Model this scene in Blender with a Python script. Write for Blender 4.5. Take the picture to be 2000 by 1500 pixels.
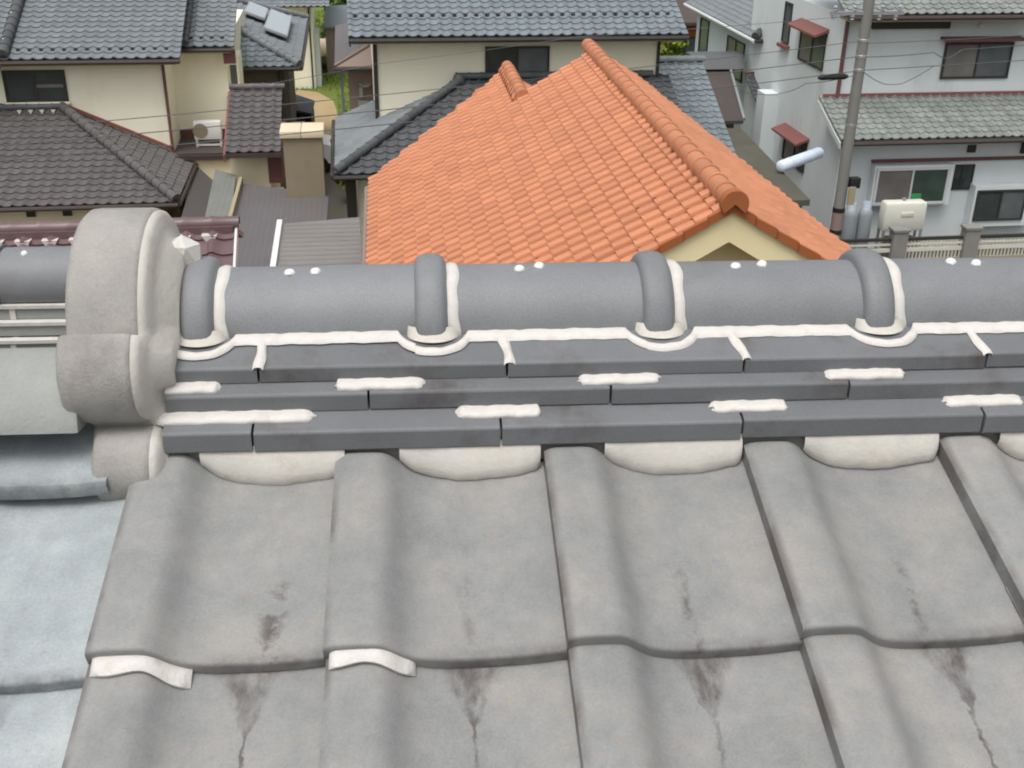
import bpy, bmesh, math, random
from math import sin, cos, pi, radians, sqrt, atan2
from mathutils import Vector, Matrix
random.seed(7)
for o in list(bpy.data.objects): bpy.data.objects.remove(o)
sc = bpy.context.scene
col = sc.collection

# ------------------------------------------------------------------ camera
F_PX, PITCH, YAW, ROLL, CZ = 2215.0, radians(26.36), radians(4.65), radians(-0.85), 10.8
fw = Vector((sin(YAW)*cos(PITCH), cos(YAW)*cos(PITCH), -sin(PITCH)))
r0 = Vector((cos(YAW), -sin(YAW), 0)); d0 = fw.cross(r0)
rt = cos(ROLL)*r0 + sin(ROLL)*d0
dn = -sin(ROLL)*r0 + cos(ROLL)*d0
cam_d = bpy.data.cameras.new('camera'); cam = bpy.data.objects.new('camera', cam_d); col.objects.link(cam)
m = Matrix((rt, -dn, -fw)).transposed().to_4x4(); m.translation = Vector((0, 0, CZ))
cam.matrix_world = m
cam_d.sensor_width = 36; cam_d.lens = F_PX/2000*36; cam_d.clip_start = .05; cam_d.clip_end = 2000
sc.camera = cam
def pj(p):
    q = Vector(p) - Vector((0, 0, CZ)); z = q.dot(fw)
    return (1000+F_PX*q.dot(rt)/z, 750+F_PX*q.dot(dn)/z, z)

# ------------------------------------------------------------------ light
SUN_EL, SUN_AZ = radians(68), radians(208)      # azimuth from +Y, clockwise
w = bpy.data.worlds.new('World'); sc.world = w; w.use_nodes = True
nt = w.node_tree; bg = nt.nodes['Background']
sky = nt.nodes.new('ShaderNodeTexSky'); sky.sky_type = 'NISHITA'; sky.sun_disc = False
sky.sun_elevation = SUN_EL; sky.sun_rotation = SUN_AZ
sky.air_density = 1.0; sky.dust_density = 6.0; sky.ozone_density = 1.0
hs = nt.nodes.new('ShaderNodeHueSaturation'); hs.inputs['Saturation'].default_value = .25
nt.links.new(sky.outputs[0], hs.inputs['Color']); nt.links.new(hs.outputs[0], bg.inputs[0])
bg.inputs[1].default_value = .15
sd = bpy.data.lights.new('sun', 'SUN'); sun = bpy.data.objects.new('sun', sd); col.objects.link(sun)
sd.energy = 1.0; sd.angle = radians(30); sd.color = (1, .985, .95)
sv = Vector((sin(SUN_AZ)*cos(SUN_EL), cos(SUN_AZ)*cos(SUN_EL), sin(SUN_EL)))
sun.rotation_euler = sv.to_track_quat('Z', 'Y').to_euler(); sun.location = (0, 0, 40)
sc.view_settings.view_transform = 'Standard'; sc.view_settings.look = 'None'
sc.view_settings.exposure = 0.275; sc.view_settings.gamma = 1
sc.render.engine = 'CYCLES'
sc.cycles.pixel_filter_type = 'BLACKMAN_HARRIS'; sc.cycles.filter_width = 2.0

# ------------------------------------------------------------------ materials
def N(t, kind, **kw):
    n = t.nodes.new(kind)
    for k, v in kw.items():
        if k in n.inputs: n.inputs[k].default_value = v
        else: setattr(n, k, v)
    return n
def math_(t, op, a, b=None, c=None, clamp=False):
    n = t.nodes.new('ShaderNodeMath'); n.operation = op; n.use_clamp = clamp
    for i, x in enumerate((a, b, c)):
        if x is None: continue
        if isinstance(x, (int, float)): n.inputs[i].default_value = x
        else: t.links.new(x, n.inputs[i])
    return n.outputs[0]
def mixc(t, f, a, b):
    n = t.nodes.new('ShaderNodeMix'); n.data_type = 'RGBA'
    for s, x in ((n.inputs[0], f), (n.inputs[6], a), (n.inputs[7], b)):
        if isinstance(x, (int, float)): s.default_value = x
        elif isinstance(x, (tuple, list)): s.default_value = (*x[:3], 1)
        else: t.links.new(x, s)
    return n.outputs[2]
MATS = {}
def mat(name, c, rough=.7, var=.12, scale=3, fine=60, finev=.06, bump=.15, spec=.3, rnd=.0, stain=None, stain_amt=0.0,
        siding=None, vstreak=0.0, corr=None, metallic=0.0, hue=None):
    """procedural surface: base colour, coarse + fine mottling, stains, boards or corrugations as relief"""
    M = bpy.data.materials.new(name); M.use_nodes = True; t = M.node_tree; b = t.nodes['Principled BSDF']
    tc = t.nodes.new('ShaderNodeTexCoord'); ob = tc.outputs['Object']
    vec = ob
    if rnd or hue:
        oi = t.nodes.new('ShaderNodeObjectInfo')
        av = t.nodes.new('ShaderNodeVectorMath'); av.operation = 'ADD'
        cb = N(t, 'ShaderNodeCombineXYZ'); 
        t.links.new(math_(t, 'MULTIPLY', oi.outputs['Random'], 37.0), cb.inputs[0]); t.links.new(math_(t, 'MULTIPLY', oi.outputs['Random'], 11.0), cb.inputs[1])
        t.links.new(ob, av.inputs[0]); t.links.new(cb.outputs[0], av.inputs[1]); vec = av.outputs[0]
    n1 = N(t, 'ShaderNodeTexNoise', Scale=scale, Detail=5.0, Roughness=.6); t.links.new(vec, n1.inputs['Vector'])
    n2 = N(t, 'ShaderNodeTexNoise', Scale=fine, Detail=4.0, Roughness=.7); t.links.new(vec, n2.inputs['Vector'])
    f = math_(t, 'MULTIPLY_ADD', math_(t, 'SUBTRACT', n1.outputs[0], .5), var*2.6, 1.0)
    f = math_(t, 'MULTIPLY_ADD', math_(t, 'SUBTRACT', n2.outputs[0], .5), finev*2.6, f)
    if rnd:
        f = math_(t, 'MULTIPLY_ADD', math_(t, 'SUBTRACT', oi.outputs['Random'], .5), rnd*2, f)
        tv = N(t, 'ShaderNodeAttribute', attribute_name='tv', attribute_type='GEOMETRY')
        f = math_(t, 'MULTIPLY_ADD', tv.outputs['Fac'], rnd*2, f)
    base = c
    if hue: base = mixc(t, oi.outputs['Random'], c, hue)
    mul = t.nodes.new('ShaderNodeVectorMath'); mul.operation = 'SCALE'
    if isinstance(base, (tuple, list)): mul.inputs[0].default_value = base[:3]
    else: t.links.new(base, mul.inputs[0])
    t.links.new(f, mul.inputs['Scale']); colr = mul.outputs[0]
    if stain:
        n3 = N(t, 'ShaderNodeTexNoise', Scale=scale*.7, Detail=7.0, Roughness=.65)
        mp = N(t, 'ShaderNodeMapping'); mp.inputs['Scale'].default_value = (1, 1, .35) if vstreak else (1, 1, 1); mp.inputs['Location'].default_value = (5.3, 2.1, 7.7)
        t.links.new(vec, mp.inputs[0]); t.links.new(mp.outputs[0], n3.inputs['Vector'])
        rp = N(t, 'ShaderNodeMapRange', interpolation_type='SMOOTHSTEP'); rp.inputs[1].default_value = .52; rp.inputs[2].default_value = .75
        t.links.new(n3.outputs[0], rp.inputs[0])
        colr = mixc(t, math_(t, 'MULTIPLY', rp.outputs[0], stain_amt), colr, stain)
    t.links.new(colr, b.inputs['Base Color'])
    b.inputs['Roughness'].default_value = rough; b.inputs['Specular IOR Level'].default_value = spec; b.inputs['Metallic'].default_value = metallic
    h = math_(t, 'MULTIPLY', n2.outputs[0], .6)
    sep = None
    if siding or corr:
        sep = t.nodes.new('ShaderNodeSeparateXYZ'); t.links.new(ob, sep.inputs[0])
    if siding:
        fr = math_(t, 'FRACT', math_(t, 'DIVIDE', sep.outputs[2], siding))
        h = math_(t, 'MULTIPLY_ADD', math_(t, 'GREATER_THAN', fr, .12), 3.0, h)
    if corr:
        ax, per = corr
        h = math_(t, 'MULTIPLY_ADD', math_(t, 'SINE', math_(t, 'MULTIPLY', sep.outputs[ax], 2*pi/per)), 2.5, h)
    bp = N(t, 'ShaderNodeBump', Strength=bump, Distance=.01); t.links.new(h, bp.inputs['Height']); t.links.new(bp.outputs[0], b.inputs['Normal'])
    MATS[name] = M; return M
def glass(name, c, rough=.08):
    M = bpy.data.materials.new(name); M.use_nodes = True; t = M.node_tree; b = t.nodes['Principled BSDF']
    n = N(t, 'ShaderNodeTexNoise', Scale=1.7, Detail=2.0); tc = t.nodes.new('ShaderNodeTexCoord'); t.links.new(tc.outputs['Object'], n.inputs['Vector'])
    t.links.new(mixc(t, n.outputs[0], tuple(x*.5 for x in c), tuple(x*1.5 for x in c)), b.inputs['Base Color'])
    b.inputs['Roughness'].default_value = rough; b.inputs['Specular IOR Level'].default_value = .5
    MATS[name] = M; return M

def tile_mat(name, c, stains=True, warm=(.30, .27, .24)):
    """weathered smoked roof tile: mottled grey, lichen speckle, dark water streaks running down the pan"""
    M = bpy.data.materials.new(name); M.use_nodes = True; t = M.node_tree; b = t.nodes['Principled BSDF']
    tc = t.nodes.new('ShaderNodeTexCoord'); ob = tc.outputs['Object']; oi = t.nodes.new('ShaderNodeObjectInfo'); R = oi.outputs['Random']
    cb = t.nodes.new('ShaderNodeCombineXYZ'); t.links.new(math_(t, 'MULTIPLY', R, 31.0), cb.inputs[0]); t.links.new(math_(t, 'MULTIPLY', R, 17.0), cb.inputs[2])
    av = t.nodes.new('ShaderNodeVectorMath'); av.operation = 'ADD'; t.links.new(ob, av.inputs[0]); t.links.new(cb.outputs[0], av.inputs[1]); vec = av.outputs[0]
    nA = N(t, 'ShaderNodeTexNoise', Scale=9.0, Detail=6.0, Roughness=.62); t.links.new(vec, nA.inputs['Vector'])
    nB = N(t, 'ShaderNodeTexNoise', Scale=330.0, Detail=3.0, Roughness=.8); t.links.new(vec, nB.inputs['Vector'])
    nC = N(t, 'ShaderNodeTexNoise', Scale=38.0, Detail=5.0, Roughness=.7); t.links.new(vec, nC.inputs['Vector'])
    f = math_(t, 'MULTIPLY_ADD', math_(t, 'SUBTRACT', nA.outputs[0], .5), .70, 1.0)
    f = math_(t, 'MULTIPLY_ADD', math_(t, 'SUBTRACT', nB.outputs[0], .5), .60, f)
    f = math_(t, 'MULTIPLY_ADD', math_(t, 'SUBTRACT', nC.outputs[0], .5), .38, f)
    f = math_(t, 'MULTIPLY_ADD', math_(t, 'SUBTRACT', R, .5), .10, f)
    wm = N(t, 'ShaderNodeMapRange'); wm.inputs[1].default_value = .45; wm.inputs[2].default_value = .72; t.links.new(nA.outputs[0], wm.inputs[0])
    bc = mixc(t, math_(t, 'MULTIPLY', wm.outputs[0], .55), c, warm)
    # ochre lichen specks
    nL = N(t, 'ShaderNodeTexNoise', Scale=120.0, Detail=2.0); t.links.new(vec, nL.inputs['Vector'])
    lm = N(t, 'ShaderNodeMapRange'); lm.inputs[1].default_value = .66; lm.inputs[2].default_value = .74; t.links.new(nL.outputs[0], lm.inputs[0])
    bc = mixc(t, math_(t, 'MULTIPLY', lm.outputs[0], .45), bc, (.30, .22, .13))
    mul = t.nodes.new('ShaderNodeVectorMath'); mul.operation = 'SCALE'; t.links.new(bc, mul.inputs[0]); t.links.new(f, mul.inputs['Scale'])
    colr = mul.outputs[0]
    if stains:
        sp = t.nodes.new('ShaderNodeSeparateXYZ'); t.links.new(ob, sp.inputs[0]); X, Y = sp.outputs[0], sp.outputs[1]
        mp = N(t, 'ShaderNodeMapping'); mp.inputs['Scale'].default_value = (55, 26, 1); t.links.new(vec, mp.inputs[0])
        nS = N(t, 'ShaderNodeTexNoise', Scale=1.0, Detail=5.0, Roughness=.65); t.links.new(mp.outputs[0], nS.inputs['Vector'])
        mp2 = N(t, 'ShaderNodeMapping'); mp2.inputs['Scale'].default_value = (26, 16, 1); t.links.new(vec, mp2.inputs[0])
        nW = N(t, 'ShaderNodeTexNoise', Scale=1.0, Detail=4.0, Roughness=.7); t.links.new(mp2.outputs[0], nW.inputs['Vector'])
        # a streak down the pan: centre wanders, lower half of the tile
        xc = math_(t, 'MULTIPLY_ADD', R, .060, .140)
        dx = math_(t, 'ABSOLUTE', math_(t, 'ADD', math_(t, 'SUBTRACT', X, xc), math_(t, 'MULTIPLY', math_(t, 'SUBTRACT', nW.outputs[0], .5), .035)))
        # wedge under the course above: wide at the top (Y~.235), closing downwards
        wid = math_(t, 'MAXIMUM', math_(t, 'MULTIPLY_ADD', math_(t, 'SUBTRACT', Y, .150), .50, .0), .0035)
        wedge = math_(t, 'SUBTRACT', 1.0, math_(t, 'DIVIDE', dx, wid), clamp=True)
        mr = N(t, 'ShaderNodeMapRange', interpolation_type='SMOOTHSTEP'); mr.inputs[1].default_value = .0; mr.inputs[2].default_value = .55; t.links.new(wedge, mr.inputs[0])
        st = math_(t, 'MULTIPLY', mr.outputs[0], math_(t, 'MULTIPLY_ADD', nS.outputs[0], 3.4, -1.15, clamp=True), clamp=True)
        att = N(t, 'ShaderNodeAttribute', attribute_name='stain', attribute_type='OBJECT')
        st = math_(t, 'MULTIPLY', st, att.outputs['Fac'])
        # thin streak near the lower lip
        att2 = N(t, 'ShaderNodeAttribute', attribute_name='streak', attribute_type='OBJECT')
        d2 = math_(t, 'SUBTRACT', 1.0, math_(t, 'DIVIDE', dx, math_(t, 'MULTIPLY_ADD', R, .022, .007)), clamp=True)
        lowm = N(t, 'ShaderNodeMapRange', interpolation_type='SMOOTHSTEP'); lowm.inputs[1].default_value = .135; lowm.inputs[2].default_value = .095; t.links.new(Y, lowm.inputs[0])
        s2 = math_(t, 'MULTIPLY', math_(t, 'MULTIPLY', d2, lowm.outputs[0]), math_(t, 'MULTIPLY_ADD', nC.outputs[0], 7.0, -3.1, clamp=True))
        st = math_(t, 'MAXIMUM', st, math_(t, 'MULTIPLY', s2, att2.outputs['Fac']))
        # grime along the lip
        lip = N(t, 'ShaderNodeMapRange', interpolation_type='SMOOTHSTEP'); lip.inputs[1].default_value = .022; lip.inputs[2].default_value = .0; t.links.new(Y, lip.inputs[0])
        panm = N(t, 'ShaderNodeMapRange', interpolation_type='SMOOTHSTEP'); panm.inputs[1].default_value = .09; panm.inputs[2].default_value = .15; t.links.new(X, panm.inputs[0])
        s3 = math_(t, 'MULTIPLY', math_(t, 'MULTIPLY', lip.outputs[0], panm.outputs[0]), math_(t, 'MULTIPLY_ADD', nC.outputs[0], 3.0, -.9, clamp=True))
        st = math_(t, 'MAXIMUM', st, math_(t, 'MULTIPLY', s3, .75))
        # grime along the exposed side edge
        ed = N(t, 'ShaderNodeMapRange', interpolation_type='SMOOTHSTEP'); ed.inputs[1].default_value = .012; ed.inputs[2].default_value = .0; t.links.new(X, ed.inputs[0])
        s4 = math_(t, 'MULTIPLY', ed.outputs[0], math_(t, 'MULTIPLY_ADD', nA.outputs[0], 6.0, -2.5, clamp=True))
        st = math_(t, 'MAXIMUM', st, math_(t, 'MULTIPLY', s4, .8))
        colr = mixc(t, math_(t, 'MULTIPLY', st, .85), colr, (.060, .046, .044))
    t.links.new(colr, b.inputs['Base Color'])
    b.inputs['Roughness'].default_value = .62; b.inputs['Specular IOR Level'].default_value = .35
    h = math_(t, 'MULTIPLY_ADD', nB.outputs[0], .35, math_(t, 'MULTIPLY', nC.outputs[0], .6))
    bp = N(t, 'ShaderNodeBump', Strength=.35, Distance=.0025); t.links.new(h, bp.inputs['Height']); t.links.new(bp.outputs[0], b.inputs['Normal'])
    MATS[name] = M; return M

tile_mat('near_tile', (.226, .230, .226), warm=(.258, .232, .208))
tile_mat('near_tile_pale', (.295, .328, .340), warm=(.35, .37, .36))
mat('noshi', (.142, .147, .154), .5, .14, 8, 300, .14, .15, .4, rnd=.07, stain=(.055, .040, .034), stain_amt=.8)
mat('cap', (0.1892, 0.1954, 0.2042), .5, .14, 10, 420, .26, .2, .4, rnd=.07, stain=(.13, .125, .115), stain_amt=.5)
mat('collar', (0.1665, 0.1737, 0.1845), .45, .08, 10, 300, .10, .12, .4)
mat('oni', (0.3096, 0.2967, 0.2752), .62, .28, 14, 260, .16, .35, .3, stain=(.14, .12, .11), stain_amt=.5)
mat('oldcap', (0.2904, 0.3036, 0.286), .6, .18, 12, 200, .1, .25, .3)
mat('sealant', (0.5676, 0.5461, 0.5117), .6, .10, 40, 200, .05, .3, .3, stain=(.40, .34, .28), stain_amt=.5)
mat('mortar', (0.522, 0.5002, 0.4524), .75, .10, 25, 150, .07, .22, .25, stain=(.40, .34, .26), stain_amt=.55)
mat('deck', (.08, .075, .07), .9)
mat('cream', (.90, .865, .69), .8, .04, 1.2, 30, .03, .25, .2, siding=.455, stain=(.50, .46, .34), stain_amt=.22, vstreak=1)
mat('cream_warm', (.84, .74, .53), .8, .05, 1.2, 30, .03, .15, .2, stain=(.5, .42, .3), stain_amt=.25, vstreak=1)
mat('cream_gable', (.82, .72, .44), .75, .03, 1.5, 60, .03, .2, .25)
mat('white_wall', (.68, .73, .735), .8, .07, .8, 25, .03, .12, .2, stain=(.36, .38, .36), stain_amt=.55, vstreak=1)
mat('greyblue_wall', (.54, .60, .62), .8, .05, .8, 25, .03, .3, .2, siding=.42, stain=(.36, .38, .38), stain_amt=.4, vstreak=1)
mat('brown_wall', (.155, .13, .10), .8, .12, 2, 30, .05, .2, .2, siding=.4)
mat('tan_wall', (0.261, 0.2205, 0.1485), .85, .08, 2.5, 40, .05, .25, .2, stain=(.2, .17, .12), stain_amt=.4, vstreak=1)
mat('tan_cap', (0.666, 0.558, 0.396), .7, .05)
mat('mauve_wall', (.245, .19, .165), .8, .06, 2, 30, .04, .3, .2, siding=.3)
mat('maroon', (.155, .068, .066), .5, .08, 3)
mat('red_trim', (.22, .085, .075), .5, .08, 3)
mat('tile_blue', (0.171, 0.1998, 0.2142), .42, .10, 1.5, 50, .05, .1, .5, rnd=.10)
mat('tile_grey', (0.1665, 0.1845, 0.1935), .4, .10, 1.5, 50, .05, .1, .5, rnd=.10)
mat('tile_brown', (0.1008, 0.0936, 0.0918), .45, .12, 1.2, 50, .05, .1, .45, rnd=.10)
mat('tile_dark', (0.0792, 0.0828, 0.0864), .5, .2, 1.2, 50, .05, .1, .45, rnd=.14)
mat('tile_purple', (.135, .085, .090), .4, .12, 2, 50, .05, .1, .5, rnd=.12)
mat('tile_pale', (0.2115, 0.2295, 0.216), .45, .16, 1.5, 60, .08, .15, .5, rnd=.16)
mat('orange', (.48, .20, .104), .6, .12, 1.0, 70, .08, .15, .35, rnd=.09, stain=(.38, .165, .07), stain_amt=.5)
mat('orange_dark', (.33, .105, .036), .6, .10, 2, 70, .06, .12, .35)
mat('sheet', (.122, .112, .114), .55, .10, 1.5, 40, .05, .15, .4, corr=(0, .12))
mat('sheet_green', (.17, .178, .162), .55, .12, 1.5, 40, .05, .15, .4, corr=(0, .12))
mat('sheet_dark', (.07, .064, .062), .55, .12, 1.5, 40, .05, .15, .4)
mat('sheet_corr', (.20, .188, .178), .6, .10, 1.2, 40, .05, .3, .35, corr=(1, .25))
mat('olive_sheet', (.085, .08, .06), .6, .25, 1.0, 30, .1, .1, .35, stain=(.14, .13, .1), stain_amt=.5)
mat('darkbrown_sheet', (.075, .06, .055), .55, .2, 1.0, 30, .1, .1, .35)
mat('white_paint', (0.72, 0.72, 0.693), .45, .04, 3)
mat('white_blue', (.62, .70, .82), .35, .06, 3)
mat('ivory', (0.648, 0.648, 0.576), .45, .05, 3)
mat('frame_dark', (.045, .042, .038), .45, .1)
mat('frame_white', (0.594, 0.612, 0.612), .45, .05)
mat('gutter', (.06, .045, .04), .5, .1)
mat('soffit', (.33, .29, .19), .8, .08)
mat('concrete', (.24, .235, .22), .85, .16, 3, 50, .08, .3, .2, stain=(.15, .14, .12), stain_amt=.6, vstreak=1)
mat('pole', (.215, .21, .195), .85, .14, 2, 60, .08, .25, .2, stain=(.12, .11, .09), stain_amt=.5, vstreak=1)
mat('black', (.02, .02, .02), .5)
mat('wire', (.10, .105, .11), .5)
mat('steel', (.45, .46, .47), .35, .08, metallic=.6)
mat('gas', (.27, .30, .32), .4, .08)
mat('beige_plastic', (.62, .60, .52), .5, .05)
mat('panel_blue', (.40, .46, .48), .12, .04, 2, 40, .02, .02, .6)
mat('trunk', (.11, .085, .06), .9, .2, 6)
mat('leaf', (.075, .125, .028), .6, .3, 2, 30, .1, .05, .3)
mat('leaf_light', (.16, .21, .03), .6, .3, 2, 30, .1, .05, .3)
mat('grassblade', (.13, .19, .03), .7, .25, 1.5, 20, .1, .05, .2)
mat('field', (.125, .165, .035), .95, .25, .25, 8, .15, .3, .1, stain=(.20, .17, .07), stain_amt=.7)
mat('dirt', (.36, .27, .155), .95, .16, .4, 12, .12, .3, .1, stain=(.22, .2, .08), stain_amt=.6)
mat('ground', (.10, .096, .082), .95, .2, .5, 12, .12, .3, .15, stain=(.09, .10, .05), stain_amt=.6)
mat('asphalt', (.075, .074, .07), .9, .15, .8, 40, .15, .3, .2)
mat('timber', (.42, .14, .035), .6, .15, 2, 30, .08, .2, .3, siding=.2)
mat('rubber', (.02, .02, .02), .7)
glass('glass', (.045, .055, .055)); glass('glass_pale', (.11, .125, .13)); glass('glass_curtain', (.17, .16, .15), .3); glass('glass_green', (.045, .075, .06))
mat('green_cloth', (.05, .30, .10), .8)

# ------------------------------------------------------------------ mesh helpers
GN = 3.5                      # the neighbourhood's street grid is turned this far against the near ridge
ORI = {}                      # origin (a, b) of each thing's local frame
def tag(o, label=None, cat=None, group=None, kind=None):
    if label: o['label'] = label
    if cat: o['category'] = cat
    if group: o['group'] = group
    if kind: o['kind'] = kind
    return o
def G(a, b, z=0, g=GN):
    g = radians(g); return Vector((a*cos(g)-b*sin(g), a*sin(g)+b*cos(g), z))
def thing(name, label, cat, a, b, z=0, g=GN, group=None):
    o = bpy.data.objects.new(name, None); col.objects.link(o); o.empty_display_size = .2
    o.location = G(a, b, z, g); o.rotation_euler = (0, 0, radians(g)); ORI[o] = (a, b, z)
    return tag(o, label, cat, group)
def link(name, me, parent=None, basis=None):
    o = bpy.data.objects.new(name, me); col.objects.link(o)
    if parent is not None:
        o.parent = parent; ORI[o] = ORI.get(parent, (0, 0, 0))
    if basis is not None: o.matrix_basis = basis
    return o
class MB:
    def __init__(s): s.v = []; s.f = []; s.mi = []
    def add(s, vs, fs):
        n = len(s.v); s.v += [tuple(x) for x in vs]; s.f += [tuple(i+n for i in q) for q in fs]; return s
    def box(s, x0, y0, z0, x1, y1, z1):
        if x0 > x1: x0, x1 = x1, x0
        if y0 > y1: y0, y1 = y1, y0
        if z0 > z1: z0, z1 = z1, z0
        return s.add([(x0,y0,z0),(x1,y0,z0),(x1,y1,z0),(x0,y1,z0),(x0,y0,z1),(x1,y0,z1),(x1,y1,z1),(x0,y1,z1)],
                     [(0,3,2,1),(4,5,6,7),(0,1,5,4),(1,2,6,5),(2,3,7,6),(3,0,4,7)])
    def bbox(s, x0, y0, z0, x1, y1, z1, r=.01):     # bevelled box
        bm = bmesh.new(); bmesh.ops.create_cube(bm, size=1)
        for v in bm.verts: v.co = Vector(((x0+x1)/2+v.co.x*(x1-x0), (y0+y1)/2+v.co.y*(y1-y0), (z0+z1)/2+v.co.z*(z1-z0)))
        bmesh.ops.bevel(bm, geom=bm.edges[:], offset=r, segments=2, affect='EDGES', profile=.5)
        bm.verts.index_update(); s.add([v.co[:] for v in bm.verts], [[v.index for v in f.verts] for f in bm.faces]); bm.free(); return s
    def prism(s, poly, ax, t0, t1):
        """polygon extruded along axis ax (0,1,2); poly in the two other axes, in order"""
        n = len(poly); vs = []
        for t in (t0, t1):
            for p in poly:
                q = [p[0], p[1]]; q.insert(ax, t); vs.append(q)
        fs = [tuple(range(n)), tuple(range(2*n-1, n-1, -1))] + [(i, (i+1) % n, n+(i+1) % n, n+i) for i in range(n)]
        return s.add(vs, fs)
    def slab(s, pts, th):
        """polygon of 3-D points given thickness th downwards"""
        n = len(pts); vs = [tuple(p) for p in pts]+[(p[0], p[1], p[2]-th) for p in pts]
        return s.add(vs, [tuple(range(n)), tuple(range(2*n-1, n-1, -1))]+[(i, n+i, n+(i+1) % n, (i+1) % n) for i in range(n)])
    def tube(s, pts, r, n=8, caps=True):
        rs = r if isinstance(r, (list, tuple)) else [r]*len(pts); P = [Vector(p) for p in pts]; vs = []
        for i, p in enumerate(P):
            d = (P[min(i+1, len(P)-1)]-P[max(i-1, 0)]).normalized()
            a = d.cross(Vector((0, 0, 1)));  a = Vector((1, 0, 0)) if a.length < 1e-4 else a.normalized(); b = d.cross(a)
            for k in range(n):
                t = 2*pi*k/n; vs.append(p+(a*cos(t)+b*sin(t))*rs[i])
        fs = [(i*n+k, i*n+(k+1) % n, (i+1)*n+(k+1) % n, (i+1)*n+k) for i in range(len(P)-1) for k in range(n)]
        if caps: fs += [tuple(range(n-1, -1, -1)), tuple(range((len(P)-1)*n, len(P)*n))]
        return s.add(vs, fs)
    def lathe(s, prof, axis_o, n=24, a0=0, a1=2*pi, axis='z'):
        """prof: (r, h) list turned about an axis through axis_o"""
        vs = []; full = abs(a1-a0-2*pi) < 1e-6; m_ = n if full else n+1
        for r, h in prof:
            for k in range(m_):
                t = a0+(a1-a0)*k/n
                q = (r*cos(t), r*sin(t), h) if axis == 'z' else ((h, -r*cos(t), r*sin(t)))
                vs.append((axis_o[0]+q[0], axis_o[1]+q[1], axis_o[2]+q[2]))
        fs = []
        for i in range(len(prof)-1):
            for k in range(n):
                k2 = (k+1) % m_
                fs.append((i*m_+k, i*m_+k2, (i+1)*m_+k2, (i+1)*m_+k))
        return s.add(vs, fs)
    def build(s, name, matn, parent=None, smooth=None, local=False):
        o = (0, 0, 0) if (local or parent is None) else ORI.get(parent, (0, 0, 0))
        me = bpy.data.meshes.new(name); me.from_pydata([(x-o[0], y-o[1], z-o[2]) for x, y, z in s.v], [], s.f)
        bm = bmesh.new(); bm.from_mesh(me); bmesh.ops.recalc_face_normals(bm, faces=bm.faces[:]); bm.to_mesh(me); bm.free()
        me.materials.append(MATS[matn])
        if smooth is not None:
            me.polygons.foreach_set('use_smooth', [True]*len(me.polygons)); me.set_sharp_from_angle(angle=radians(smooth))
        return link(name, me, parent)
def newmesh(name, v, f, matn, smooth=None, fix=True):
    me = bpy.data.meshes.new(name); me.from_pydata([tuple(x) for x in v], [], f)
    if fix:
        bm = bmesh.new(); bm.from_mesh(me); bmesh.ops.recalc_face_normals(bm, faces=bm.faces[:]); bm.to_mesh(me); bm.free()
    if matn: me.materials.append(MATS[matn])
    if smooth is not None:
        me.polygons.foreach_set('use_smooth', [True]*len(me.polygons)); me.set_sharp_from_angle(angle=radians(smooth))
    return me
def interp(pts, t):
    """smooth curve through (t, z) points (Catmull-Rom)"""
    if t <= pts[0][0]: return pts[0][1]
    for i in range(len(pts)-1):
        if t <= pts[i+1][0]:
            a, b = pts[i], pts[i+1]; p = pts[max(i-1, 0)]; q = pts[min(i+2, len(pts)-1)]
            h = b[0]-a[0]; u = (t-a[0])/h
            m0 = (b[1]-p[1])/(b[0]-p[0])*h; m1 = (q[1]-a[1])/(q[0]-a[0])*h
            return (2*u**3-3*u*u+1)*a[1]+(u**3-2*u*u+u)*m0+(-2*u**3+3*u*u)*b[1]+(u**3-u*u)*m1
    return pts[-1][1]

# ------------------------------------------------------------------ the setting: ground
def struct(name, pts, matn, th=None):
    mb = MB()
    if th: mb.slab(pts, th)
    else: mb.add(pts, [tuple(range(len(pts)))])
    return tag(mb.build(name, matn), kind='structure')
struct('ground', [(-400, -60, 0), (400, -60, 0), (400, 600, 0), (-400, 600, 0)], 'ground')
struct('field', [G(-14, 41, .004), G(11, 41, .004), G(30, 120, .004), G(-30, 120, .004)], 'field')
def dirt_patch():
    pts = []
    for a, b in ((-2.6, 41.5), (-.75, 41.5), (-.55, 44), (-.6, 47), (-.85, 49.5), (-1.5, 51.2), (-2.6, 52), (-4, 52.5), (-5, 48), (-4.6, 44)):
        pts.append(G(a, b, .008))
    return struct('path', pts, 'dirt')
dirt_patch()
struct('road', [G(10.6, 15, .006), G(12.9, 15, .006), G(13.0, 30, .006), G(12.4, 40, .006), G(10.2, 40, .006)], 'asphalt')

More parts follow.
